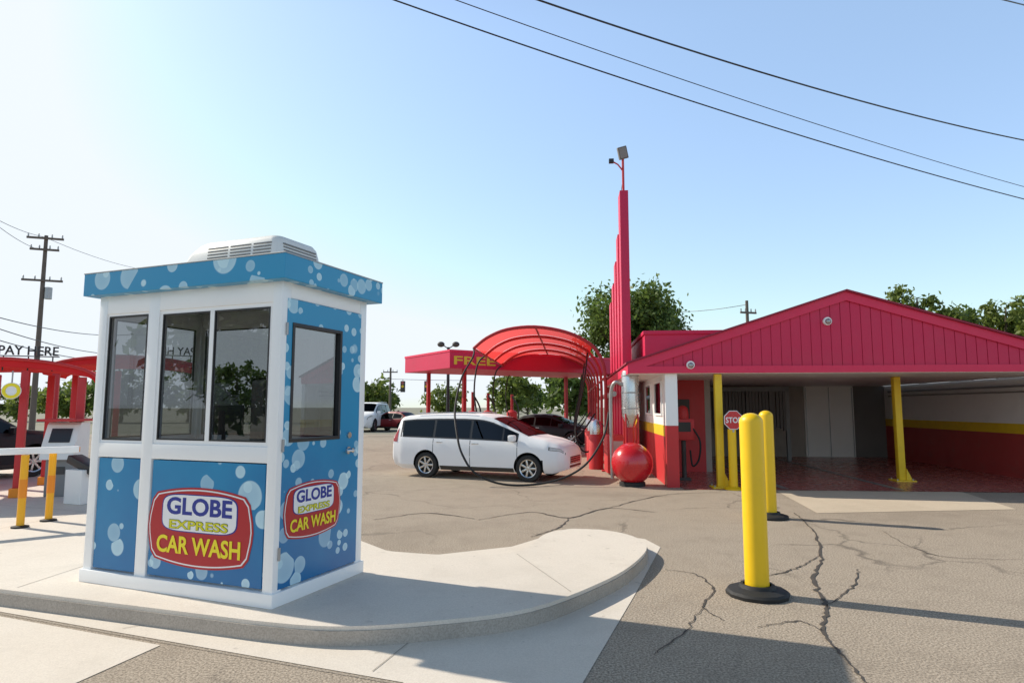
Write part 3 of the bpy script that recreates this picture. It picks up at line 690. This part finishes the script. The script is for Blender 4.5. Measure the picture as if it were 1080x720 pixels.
SUV = dict(x0=-2.35, x1=2.3, ax=(1.4,-1.4), wr=.37,
  top=[(-2.35,.7),(-2.33,1.05),(-2.28,1.2),(-2.1,1.66),(-1.9,1.74),(-.8,1.78),(0,1.76),(.3,1.70),(1.1,1.2),(1.25,1.16),(2.0,1.08),(2.2,.95),(2.3,.7)],
  w=[(-2.35,.82),(-2.2,.92),(-1.4,.97),(1.4,.96),(2.0,.92),(2.3,.68)], belt=[(-2.35,1.14),(2.3,1.0)], roofw=.74, cowl=1.2, rooftop=1.7,
  ws=(.33,1.06), rear=(-2.27,-2.12), wins=[(-2.0,-1.2),(-1.1,-.3),(-.22,.5),(.55,.85)], seams=[.98,-.26,-1.15], trim=(-2.06,.9))
def make_car(name, label, cat, sp_, paint, loc, rz, scale=1, group=None):
    root = thing(name, label, cat, loc, rz, group); root.scale = (scale,)*3
    def sec(x):
        tp = itp(sp_['top'], x); w = itp(sp_['w'], x); b = min(itp(sp_['belt'], x), tp-.06)
        e = min(1, min(x-sp_['x0'], sp_['x1']-x)/.35); zb = .34-.12*max(0, e)
        cab = max(0, min(1, (tp-sp_['cowl'])/(sp_['rooftop']-sp_['cowl'])))
        wr_ = (w*.84)*(1-cab)+sp_['roofw']*cab; zr = max(tp-(.028+.07*cab), b+.012)
        z2 = zb+.12
        return [(0,zb),(w*.86,zb),(w*.965,z2),(w,z2+(b-z2)*.38),(w*.992,z2+(b-z2)*.82),(w*.962,b),(wr_,zr),(wr_*.93,zr+(tp-zr)*.62),(wr_*.55,tp-.006),(0,tp)]
    def surf(x, s, side=1, off=0.0):
        q = sec(x); i = max(0, min(len(q)-2, int(s))); f = s-i
        y = q[i][0]+(q[i+1][0]-q[i][0])*f; z = q[i][1]+(q[i+1][1]-q[i][1])*f
        dy, dz = q[i+1][0]-q[i][0], q[i+1][1]-q[i][1]; l = math.hypot(dy, dz) or 1
        return Vector((x, side*(y+off*dz/l), z-off*dy/l))
    xs = set(); x = sp_['x0']
    while x < sp_['x1']: xs.add(round(x,3)); x += .09
    for t in ('top','w'): xs |= {round(a,3) for a, _ in sp_[t]}
    xs = sorted(xs); bm = BM(); rings = []
    for x in xs:
        q = sec(x); full = q+[(-y,z) for y,z in q[-2:0:-1]]
        rings.append([bm.verts.new((x,y,z)) for y,z in full])
    for a, b in zip(rings, rings[1:]):
        n = len(a)
        for k in range(n): bm.faces.new((a[k],a[(k+1)%n],b[(k+1)%n],b[k]))
    bm.faces.new(rings[0]); bm.faces.new(rings[-1][::-1])
    bmesh.ops.recalc_face_normals(bm, faces=bm.faces[:])
    tmp = new_obj('tmp', bm, [paint, MT['well']]); cut = BM()
    wr_ = sp_['wr']; RW = wr_+.055
    for ax in sp_['ax']:
        for s in (-1,1): cyl(cut, (ax,s*.60,wr_+.01), (ax,s*1.3,wr_+.01), RW, n=36)
    cu = new_obj('cut', cut, MT['well']); md = tmp.modifiers.new('b','BOOLEAN'); md.operation = 'DIFFERENCE'; md.object = cu; md.solver = 'EXACT'
    bpy.context.view_layer.update(); dg = bpy.context.evaluated_depsgraph_get()
    me = bpy.data.meshes.new_from_object(tmp.evaluated_get(dg)); bpy.data.objects.remove(tmp); bpy.data.objects.remove(cu)
    me.materials.clear(); me.materials.append(paint); me.materials.append(MT['well'])
    for p in me.polygons:
        c_ = p.center; p.use_smooth = True
        p.material_index = 1 if any(math.hypot(c_.x-ax, c_.z-wr_-.01) < RW+.002 for ax in sp_['ax']) else 0
    me.set_sharp_from_angle(angle=R(32))
    body = bpy.data.objects.new('body', me); C.objects.link(body); body.parent = root
    def patch(nm, xa, xb, s0, s1, side, off, m, nx=10, ns=3, par=None):
        bm = BM(); rows = []
        for i in range(nx+1):
            x = xa+(xb-xa)*i/nx; rows.append([bm.verts.new(surf(x, s0+(s1-s0)*j/ns, side, off)) for j in range(ns+1)])
        for a, b in zip(rows, rows[1:]):
            for j in range(ns): bm.faces.new((a[j],a[j+1],b[j+1],b[j]))
        return new_obj(nm, bm, m, par or root, 40)
    for s in (-1,1):
        patch('window_trim', sp_['trim'][0]-.03, sp_['trim'][1]+.03, 5.03, 5.93, s, .004, MT['black'], 24)
        for a, b in sp_['wins']: patch('window', a, b, 5.10, 5.86, s, .009, MT['carglass'], 8)
        for x in sp_['seams']: patch('door_seam', x-.007, x+.007, 2.0, 5.0, s, .003, MT['well'], 1, 8)
        patch('sill', sp_['ax'][1]+RW+.02, sp_['ax'][0]-RW-.02, 1.05, 2.0, s, .004, MT['darkgrey'], 6)
        x1, x0 = sp_['x1'], sp_['x0']
        hs = patch('headlight_surround', x1-.44, x1-.05, 4.1, 4.98, s, .005, MT['deepgrey'], 8)
        patch('headlight', x1-.41, x1-.08, 4.2, 4.88, s, .010, MT['lamp'], 8)
        patch('tail_light', x0+.03, x0+.22, 4.0, 5.6, s, .008, MT['tail'], 5)
        bm = BM(); m0 = surf(sp_['seams'][0]-.12, 5.3, s, .0); box(bm, m0.x-.09, m0.x+.09, m0.y+s*.02, m0.y+s*.22, m0.z-.06, m0.z+.1, .04); new_obj('mirror', bm, paint, root, 50)
        for x in sp_['seams'][1:]:
            m0 = surf(x+.16 if x > -1 else x+.2, 4.35, s, 0); bm = BM(); box(bm, m0.x-.1, m0.x+.1, m0.y-.01, m0.y+s*.03, m0.z-.015, m0.z+.015, .006); new_obj('door_handle', bm, MT['chrome'], root, 40)
    def across(nm, xa, xb, m, nx=10, back=None):
        bm = BM(); rows = []
        for i in range(nx+1):
            x = xa+(xb-xa)*i/nx
            L_ = [surf(x, s, -1, 0) for s in (7.0,8.0,9.0)]+[surf(x, s, 1, 0) for s in (8.0,7.0)]
            d = Vector((.006 if xb > 0 else -.006, 0, .008))*(1 if back is None else back); rows.append([bm.verts.new(p+d) for p in L_])
        for a, b in zip(rows, rows[1:]):
            for j in range(4): bm.faces.new((a[j],a[j+1],b[j+1],b[j]))
        new_obj(nm, bm, m, root, 40)
    across('windscreen_surround', sp_['ws'][0]-.02, sp_['ws'][1]+.02, MT['well'], 10, .5)
    across('windscreen', sp_['ws'][0], sp_['ws'][1], MT['screenglass'])
    across('rear_window_surround', sp_['rear'][0]-.01, sp_['rear'][1]+.01, MT['well'], 10, .5)
    across('rear_window', sp_['rear'][0], sp_['rear'][1], MT['screenglass'])
    x1 = sp_['x1']; zt = itp(sp_['top'], x1)
    bm = BM(); box(bm, x1-.03, x1+.006, -.46, .46, zt-.20, zt-.02, .01); new_obj('grille_opening', bm, MT['black'], root)
    bm = BM()
    for i in range(3): box(bm, x1-.02, x1+.014, -.44, .44, zt-.18+i*.055, zt-.16+i*.055, .004)
    new_obj('grille', bm, MT['chrome'], root)
    bm = BM(); box(bm, x1-.03, x1+.006, -.5, .5, .36, .42, .01); new_obj('lower_intake', bm, MT['black'], root)
    bm = BM(); box(bm, sp_['x0']-.012, sp_['x0']+.01, -.16, .16, .46, .58, .003); new_obj('number_plate', bm, MT['whitevinyl'], root)
    if sp_ is not CAR:
        for s in (-1,1):
            bm = BM(); tube(bm, [Vector((x, s*sp_['roofw']*.93, itp(sp_['top'], x)+.02)) for x in [(-1.9+i*.2) for i in range(10)]], .016, 6); new_obj('roof_rail', bm, MT['chrome'], root, 60)
    for ax in sp_['ax']:
        for s in (-1,1):
            M = Matrix.Translation((ax, s*(itp(sp_['w'], ax)-.115), wr_)) @ Matrix.Rotation(R(-90*s),4,'X')
            bm = BM(); r = wr_
            lathe(bm, [(r*.66,-.11),(r*.92,-.11),(r,-.08),(r,.07),(r*.95,.10),(r*.68,.105),(r*.66,.08),(r*.66,-.11)], 32, M); wh = new_obj('wheel', bm, MT['rubber'], root, 40)
            bm = BM(); lathe(bm, [(0,.02),(r*.15,.03),(r*.16,.0),(r*.6,-.04),(r*.62,.085),(r*.68,.10)], 32, M); 
            new_obj('rim_dish', bm, MT['darkgrey'], wh, 40)
            bm = BM()
            for k in range(7):
                A_ = Matrix.Rotation(2*math.pi*k/7,4,'Z'); box(bm, r*.10, r*.66, -.026, .026, .055, .088, .006, M @ A_)
            lathe(bm, [(0,.10),(r*.15,.095),(r*.17,.05)], 16, M); lathe(bm, [(r*.61,.088),(r*.69,.104),(r*.69,.06)], 32, M)
            new_obj('rim', bm, MT['chrome'], wh, 40)
    return root
vang = -R(22)
vr, vf = G(451,503), G(557,508)
mid = (vr+vf)/2
side = Vector((-math.sin(vang), math.cos(vang), 0))
vctr = mid+side*.80
make_car('parked_minivan', 'white minivan parked in front of the red arched canopy', 'car', VAN, MT['vanpaint'], (vctr.x, vctr.y, 0), vang, .885)
make_car('parked_car', 'black car partly hidden at the left edge beside the pay kiosk', 'car', SUV, MT['darkpaint'], (-12.0,13.6,KZ), R(70), .92)
make_car('parked_car', 'small dark red car far off beyond the left end of the minivan', 'car', CAR, MT['redcar'], ((417-540)/F*46,46,0), R(150), .95)
make_car('parked_car', 'white van in the distance between the booth and the minivan', 'car', SUV, MT['vanpaint'], (-10.4,46,0), R(-95), 1.15)
make_car('parked_car', 'black car deep under the red canopy behind the minivan', 'car', CAR, MT['darkpaint'], (1.7,29,0), R(-22), .95)

# ------------------------------------------------------------------ flat FREE canopy
fc = thing('flat_canopy', 'flat red canopy with yellow lettering behind the minivan', 'canopy', (-2.35,24,0), R(33))
bm = BM(); box(bm, 0, 9, 0, 4.2, 3.16, 3.85, .02); new_obj('fascia', bm, MT['pink'], fc)
bm = BM(); box(bm, -.02, 9.02, -.02, 4.22, 3.78, 3.87, .01); new_obj('edge_trim', bm, MT['pinktrim'], fc)
text('lettering', 'FREE', MT['dullyellow'], fc, Matrix.Translation((1.10,-.004,3.47)) @ XF, 1.85, .32, .006, .02)
for x in (.9, 8.4):
    for y in (.5, 3.7):
        bm = BM(); box(bm, x-.07, x+.07, y-.07, y+.07, 0, 3.17, .01); new_obj('column', bm, MT['hoopred'], fc)
for i in range(3):
    a = [('red vacuum post left of the minivan roof, under the flat canopy', 499, 30),('red vacuum post behind the minivan roof, nearest the loop of hose', 515, 33),('red vacuum post farthest back behind the minivan roof', 540, 36)][i]
    v = thing('vacuum_post', a[0], 'vacuum', ((a[1]-540)/F*a[2], a[2], 0), 0)
    bm = BM(); cyl(bm, (0,0,0), (0,0,2.4), .08, n=12); new_obj('post', bm, MT['hoopred'], v, 40)
    bm = BM(); lathe(bm, [(0,.5),(.3,.5),(.3,1.4),(.2,1.5),(0,1.55)], 16); new_obj('drum', bm, MT['redpaint'], v, 40)
    bm = BM(); tube(bm, catmull([(0,-.1,2.3),(.35,-.2,1.6),(.3,-.3,.7),(.1,-.3,.9)], 6), .04, 7); new_obj('hose', bm, MT['black'], v, 60)

# ------------------------------------------------------------------ pay stations
PR = R(25)
def make_pay(label, loc, XT, tx):
    r = thing('pay_canopy', label, 'canopy', loc, PR, 'red pay lane canopies')
    rad, L_ = 1.55, 2.2
    bm = BM(); ang = list(range(-90,91,10))
    arc = [(rad*math.sin(R(a)), 2.06+.36*math.cos(R(a))) for a in ang]
    inn = [(rad*.97*math.sin(R(a)), 2.00+.26*math.cos(R(a))) for a in ang]
    ringA = [[bm.verts.new((x,y,z)) for x, z in arc+inn[::-1]] for y in (-L_/2, L_/2)]
    n = len(ringA[0])
    for k in range(n): bm.faces.new((ringA[0][k], ringA[0][(k+1)%n], ringA[1][(k+1)%n], ringA[1][k]))
    for rg in ringA:
        h_ = n//2
        for k in range(h_-1): bm.faces.new((rg[k], rg[k+1], rg[n-2-k], rg[n-1-k]))
    new_obj('canopy_roof', bm, MT['payfab'], r, 40)
    for y in (-L_/2-.02, L_/2+.02):
        bm = BM(); tube(bm, [(x, y, z-.02) for x, z in arc], .03, 8); new_obj('rim_tube', bm, MT['redpaint'], r, 60)
    for x, zt_ in ((-1.3,2.1), (-.45,2.2), (.45,2.2), (1.3,2.1)):
        for y in (-1.0, 1.0):
            bm = BM(); box(bm, x-.06, x+.06, y-.06, y+.06, 0, zt_, .012); new_obj('post', bm, MT['redpaint'], r, 30)
            bm = BM(); box(bm, x-.10, x+.10, y-.10, y+.10, 0, .16, .01); new_obj('post_foot', bm, MT['orange'], r)
    text('lettering', 'PAY HERE', MT['black'], r, Matrix.Translation((tx,-.95,2.56)) @ XT, .88, .165, .02, .015)
    bm = BM(); box(bm, tx-.46, tx+.46, -.975, -.962, 2.45, 2.468)
    for x in (tx-.36, tx, tx+.36): box(bm, x-.01, x+.01, -.974, -.963, 2.2, 2.455)
    new_obj('letter_rail', bm, MT['black'], r)
    return r
make_pay('nearest red arched canopy with pay lettering at the left edge', (-9.45,12.0,KZ), XF, .46)
p2 = make_pay('red arched pay canopy farther back, seen through the booth windows', (-10.3,17.4,0), XB, .78)
p2.scale = (1.2,1.2,1.24)
kk = thing('pay_kiosk', 'pale grey pay kiosk with a screen under the left red canopy', 'kiosk', G(66,522,KZ), BR+.5)
kk.scale = (.85,.85,.86)
bm = BM(); box(bm,-.26,.26,-.22,.22,0,.75,.02); new_obj('pedestal', bm, MT['midgrey'], kk, 30)
bm = BM(); loft(bm, [[(x,y,z) for x,y in ((-.32,y0),(.32,y0),(.32,.26),(-.32,.26))] for y0,z in ((-.34,.75),(-.30,1.0),(-.12,1.45),(-.06,1.5))]); new_obj('head', bm, MT['offwhite'], kk)
bm = BM(); box(bm,-.2,.2,-.01,.0,-.15,.15,0,Matrix.Translation((0,-.215,1.23)) @ Matrix.Rotation(R(-22),4,'X')); new_obj('screen', bm, MT['black'], kk)
bm = BM(); box(bm,-.38,.38,-.42,.3,1.52,1.57,.01); new_obj('hood', bm, MT['redpaint'], kk)
bm = BM(); box(bm,-.12,.12,-.24,-.22,.45,.6,.004); new_obj('card_slot', bm, MT['darkgrey'], kk)
ga2 = thing('gate_machine', 'low black and white gate machine right of the pay kiosk', 'gate', G(88,530,KZ), BR)
bm = BM(); box(bm,-.2,.2,-.2,.2,0,.55,.02); new_obj('cabinet', bm, MT['wallwhite'], ga2, 30)
bm = BM(); box(bm,-.32,.32,-.12,.12,.55,.68,.02,Matrix.Translation((0,0,.6)) @ Matrix.Rotation(R(18),4,'Y') @ Matrix.Translation((0,0,-.6))); new_obj('arm_housing', bm, MT['black'], ga2, 30)
def make_bpost(label, loc):
    r = thing('lane_post', label, 'post', loc, 0, 'amber lane posts')
    bm = BM(); cyl(bm, (0,0,0), (0,0,.93), .045, n=16); new_obj('post', bm, MT['amber'], r, 40)
    bm = BM(); cyl(bm, (0,0,.38), (0,0,.62), .048, n=16); new_obj('orange_band', bm, MT['orange'], r, 40)
    bm = BM(); lathe(bm, [(0,0),(.1,0),(.1,.02),(.05,.03)], 16); new_obj('foot', bm, MT['rubber'], r, 40)
    return r
b0 = make_bpost('left amber post holding up the white board', G(21,556,KZ))
dup(b0, G(51,549,KZ), 0, 'right amber post under the end of the white board')
ba = thing('barrier_board', 'white board laid level across the two amber posts', 'barrier', (G(21,556,KZ)+G(51,549,KZ))/2+Vector((0,-.02,.932)), R(38))
bm = BM(); box(bm, -1.6, .45, -.06, .06, 0, .085, .008); new_obj('board', bm, MT['white'], ba)
bm = BM(); box(bm, .451, .46, -.055, .055, .01, .075); new_obj('end_cap', bm, MT['orange'], ba)
rs = thing('round_sign', 'small round white sign with a yellow ring under the left canopy front', 'sign', P(12,412,10.9), PR)
bm = BM(); lathe(bm, [(0,-.01),(.14,-.01),(.14,.01),(0,.01)], 24, XF); new_obj('plate', bm, MT['whitevinyl'], rs, 40)
bm = BM(); lathe(bm, [(.08,.012),(.13,.012),(.13,.016),(.08,.016),(.08,.012)], 24, XF); new_obj('yellow_ring', bm, MT['yellowtxt'], rs, 40)
bm = BM(); cyl(bm, (0,0,.13), (0,0,.34), .012, n=8); new_obj('hanger', bm, MT['galv'], rs, 40)

# ------------------------------------------------------------------ poles, wires, signals
def make_pole(label, loc, h, rz, arms, group='wooden utility poles'):
    r = thing('utility_pole', label, 'utility pole', loc, rz, group)
    bm = BM(); tube(bm, [(0,0,0),(0,0,h)], [.17,.10], 10); new_obj('pole', bm, MT['wood'], r, 50)
    for z, w in arms:
        bm = BM(); box(bm, -w/2, w/2, -.18, -.08, z-.06, z+.06); a = new_obj('crossarm', bm, MT['wood'], r)
        for s in (-.46,-.18,.18,.46):
            bm = BM(); lathe(bm, [(0,.06),(.03,.06),(.05,.14),(.03,.2),(.045,.24),(0,.28)], 8, Matrix.Translation((s*w,-.13,z))); new_obj('insulator', bm, MT['galv'], a, 40)
    return r
PX = P(45,300,38).x
p1 = make_pole('tall wooden utility pole with three crossarms behind the left canopy', (PX,38,0), 12.1, R(20), [(11.9,1.9),(11.2,1.5),(9.3,2.1)])
bm = BM(); lathe(bm, [(0,0),(.2,0),(.2,.7),(0,.75)], 14, Matrix.Translation((.32,0,8.2))); new_obj('transformer', bm, MT['galv'], p1, 40)
make_pole('thin utility pole in the distance right of the booth', (P(412,390,70).x,70,0), 6.0, 0, [(5.5,1.6)])
make_pole('utility pole top showing above the flat red roof block', (P(788,330,42).x,42,0), P(788,317,42).z, R(15), [(P(788,330,42).z,1.2)])
def wire(label, A, B, sag, r, t0=0, t1=1, group='overhead cables'):
    bm = BM(); pts = []
    for i in range(41):
        t = t0+(t1-t0)*i/40; p = A+(B-A)*t; pts.append(p-Vector((0,0,sag*4*t*(1-t))))
    tube(bm, pts, r, 6); o = new_obj('power_line', bm, MT['black'], None, 60); setp(o, label, 'cable', group)
wire('lowest of the three long cables crossing the sky', P(415,0,17), P(1080,210,28), .28, .022, -.6, 1.5)
wire('thin middle cable of the three crossing the sky', P(480,0,17), P(1080,197,29), .22, .014, -.6, 1.5)
wire('uppermost thick cable of the three crossing the sky', P(567,0,16), P(1080,148,26), .30, .026, -.6, 1.5)
wire('short cable cutting the top right corner of the sky', P(1058,0,18), P(1082,6,19), 0, .02, -8, 8)
for (a, b, d, lb) in (((0,233),(47,250),30,'highest thin wire at the left running to the utility pole'),((0,240),(40,263),30,'second thin wire at the left running to the utility pole')):
    wire(lb, P(*a,d), P(*b,37.8), .1, .014, -.8, 1)
wire('thin wire sloping down from the utility pole behind the booth', P(47,250,37.8), P(135,281,50), .15, .014, 0, 2.2)
wire('thin wire running left from the pole above the flat red roof', P(735,328,46), P(788,321,42), .05, .02, -3, 1)
for k, (ya, yb) in enumerate(((335,353),(347,372),(359,380))):
    wire(['upper','middle','lower'][k]+' dark low wire between the frame edge and the booth', P(0,ya,26), P(102,yb,36), .12, .02, -.5, 1.6)
lp = thing('street_lamp', 'double headed lamp post rising above the flat red canopy', 'street lamp', (P(473,360,34).x,34,0), 0)
bm = BM(); tube(bm, [(0,0,0),(0,0,P(473,366,34).z)], [.11,.07], 10); new_obj('pole', bm, MT['black'], lp, 40)
zt = P(473,366,34).z
for s in (-1,1):
    bm = BM(); tube(bm, catmull([(0,0,zt-.1),(s*.2,0,zt+.05),(s*.36,0,zt+.1)], 5), .03, 6); bmesh.ops.create_uvsphere(bm, u_segments=12, v_segments=8, radius=.2, matrix=Matrix.Translation((s*.4,0,zt+.15)) @ Matrix.Diagonal((1,1,.75,1))); new_obj('lamp_head', bm, MT['darkgrey'], lp, 50)
wire('thin span wire carrying the two traffic signals', P(400,399,58), P(500,401,58), .05, .02, 0, 1)
for k, (px, lb) in enumerate(((425,'left hanging traffic signal in the distance'),(450,'right hanging traffic signal in the distance'))):
    p = P(px,400,58); r = thing('traffic_signal', lb, 'traffic light', p, 0, 'hanging traffic signals')
    bm = BM(); box(bm,-.2,.2,-.15,.15,-1.15,-.15,.02); cyl(bm,(0,0,-.16),(0,0,.02),.03,n=6); new_obj('housing', bm, MT['darkgrey'], r)
    for j, m in enumerate((MT['tail'],MT['yellowpaint'],MT['darkgrey'])):
        bm = BM(); cyl(bm,(0,-.15,-.32-j*.32),(0,-.2,-.32-j*.32),.12,n=12); new_obj('lens', bm, m, r, 40)

# ------------------------------------------------------------------ trees
def make_tree(label, loc, h, cr, z0, seed, nleaf, ls, m, group='trees behind the buildings', nc=34, spread=1.0):
    rn = random.Random(seed); r = thing('tree', label, 'tree', loc, 0, group)
    bm = BM(); zc = (h+z0)/2; hz = (h-z0)/2
    tube(bm, [(0,0,0),(.1,.05,z0*.6),(.0,.1,zc),(.05,0,h*.9)], [h*.032,h*.024,h*.014,h*.004], 8)
    clumps = []
    for k in range(nc):
        while True:
            v = Vector((rn.uniform(-1,1),rn.uniform(-1,1),rn.uniform(-1,1)))
            if .25 < v.length < 1: break
        v *= (.75+.2*rn.random()); p = Vector((v.x*cr, v.y*cr, zc+v.z*hz)); clumps.append((p, cr*rn.uniform(.15,.30)))
        if k % 2 == 0:
            a = Vector((0,.05,z0*.7+(p.z-z0*.7)*.35)); tube(bm, [a, (a+p)/2+Vector((0,0,-.1*h*.1)), p], [h*.010,h*.006,h*.002], 5)
    new_obj('trunk', bm, MT['bark'], r, 50)
    bm = BM()
    for i in range(nleaf):
        p, q = rn.choice(clumps); d = Vector((rn.gauss(0,.5),rn.gauss(0,.5),rn.gauss(0,.42)))*q*spread
        c_ = p+d; a = Vector((rn.gauss(0,1),rn.gauss(0,1),rn.gauss(0,1))).normalized(); b = a.orthogonal().normalized()
        b = (b*math.cos(i)+a.cross(b)*math.sin(i)); s = ls*rn.uniform(.6,1.3); e = a.cross(b)
        bm.faces.new([bm.verts.new(c_+b*s), bm.verts.new(c_+e*s*.5), bm.verts.new(c_-b*s), bm.verts.new(c_-e*s*.5)])
    new_obj('crown', bm, m, r, recalc=False)
    return r
make_tree('big leafy tree rising directly behind the magenta pylon', (P(672,400,42).x,42,0), 9.9, 4.1, 4.0, 1, 14000, .18, MT['leaf'], nc=90)
make_tree('tree showing above the right slope of the gable, nearest its peak', (P(972,400,42).x,42,0), 9.9, 3.0, 3.2, 5, 6000, .19, MT['leaf2'], nc=44)
make_tree('lower tree above the right slope of the gable, between two taller ones', (P(1015,400,44).x,44,0), 9.2, 2.4, 3.0, 9, 4000, .20, MT['leaf'])
make_tree('tree at the right edge of the frame behind the gable roof', (P(1066,400,40).x,40,0), 8.9, 2.9, 2.8, 6, 6000, .19, MT['leaf2'], nc=44)
for i, (px, d, h, cr, lb) in enumerate(((392,75,5.2,3.2,'distant round tree just right of the booth'),(404,90,4.6,2.8,'smaller distant tree right of the booth beside the thin pole'),(540,70,5.6,3.2,'distant tree behind the hoops of the red canopy'),(556,85,5.2,3.4,'farther distant tree behind the red canopy'),
        (80,70,4.6,3.4,'distant tree left of the booth under the wires'),(62,85,4.4,4.0,'paler distant tree farthest left behind the pay canopy'),(20,75,4.0,3.6,'distant tree at the left frame edge behind the black car'),(130,70,6.8,4.0,'distant tree seen through the left booth window'),(200,72,7.5,4.4,'distant tree seen through the middle of the booth windows'),(250,68,6.6,4.0,'distant tree seen through the right booth pane'),(470,95,5.0,4.0,'far tree above the minivan roof'),(600,60,5,3,'distant tree behind the vacuum posts'))):
    make_tree(lb, ((px-540)/F*d, d, 0), h, cr, .6, 20+i, 1500, .34, MT['leaf'] if i % 2 else MT['leaf2'], 'distant trees along the street')
# street trees to the left of the lot, mirrored in the booth's front glass
for i, (x, y, h, cr) in enumerate(((-30,-6,7.5,4.2),(-36,-15,9.5,5),(-40,3,7.0,4.5))):
    make_tree('street tree left of the lot, mirrored in the %s of the booth front glass' % ('middle','right','left')[i], (x,y,0), h, cr, .8, 50+i, 2200, .36, MT['leaf'], 'street trees mirrored in the booth glass')

# ------------------------------------------------------------------ light, world, camera
sd = Vector((-.915*math.cos(R(36.5)), .403*math.cos(R(36.5)), math.sin(R(36.5)))).normalized()
L_ = bpy.data.lights.new('sun', 'SUN'); L_.energy = 5.0; L_.angle = R(.5); L_.color = (1,.92,.79)
lo = bpy.data.objects.new('sun', L_); C.objects.link(lo); lo.rotation_euler = sd.to_track_quat('Z','Y').to_euler()
wd = bpy.data.worlds.new('World'); S.world = wd; wd.use_nodes = True; nt = wd.node_tree
sk = nt.nodes.new('ShaderNodeTexSky'); sk.sky_type = 'NISHITA'; sk.sun_disc = False
sk.sun_elevation = R(36.5); sk.sun_rotation = math.atan2(sd.x, sd.y); sk.air_density = 1.0; sk.dust_density = .8; sk.ozone_density = 1.0
hz = nt.nodes.new('ShaderNodeVectorMath'); hz.operation = 'MULTIPLY_ADD'                 # haze low in the sky, a deeper zenith, glare held at white
nt.links.new(sk.outputs[0], hz.inputs[0]); hz.inputs[1].default_value = (1.12,1.08,1.12); hz.inputs[2].default_value = (1.2,1.8,2.4)
mn = nt.nodes.new('ShaderNodeVectorMath'); mn.operation = 'MINIMUM'
nt.links.new(hz.outputs[0], mn.inputs[0]); mn.inputs[1].default_value = (6.0,6.45,6.9)
tc = nt.nodes.new('ShaderNodeTexCoord'); sx = nt.nodes.new('ShaderNodeSeparateXYZ'); nt.links.new(tc.outputs['Generated'], sx.inputs[0])
fz = math_(nt, 'MULTIPLY_ADD', smooth_(nt, sx.outputs[2], .52, .85), -.82, 1.0)
sc = nt.nodes.new('ShaderNodeVectorMath'); sc.operation = 'SCALE'; nt.links.new(mn.outputs[0], sc.inputs[0]); nt.links.new(fz, sc.inputs['Scale'])
nt.links.new(sc.outputs[0], nt.nodes['Background'].inputs[0]); nt.nodes['Background'].inputs[1].default_value = .15
cam = bpy.data.cameras.new('camera'); cam.sensor_width = 36; cam.lens = 36*F/1080; cam.clip_end = 3000
co = bpy.data.objects.new('camera', cam); C.objects.link(co); co.location = (0,0,CH); co.rotation_euler = (R(90)+TH,0,0)
S.camera = co
S.view_settings.view_transform = 'Standard'; S.view_settings.look = 'None'; S.view_settings.exposure = 0
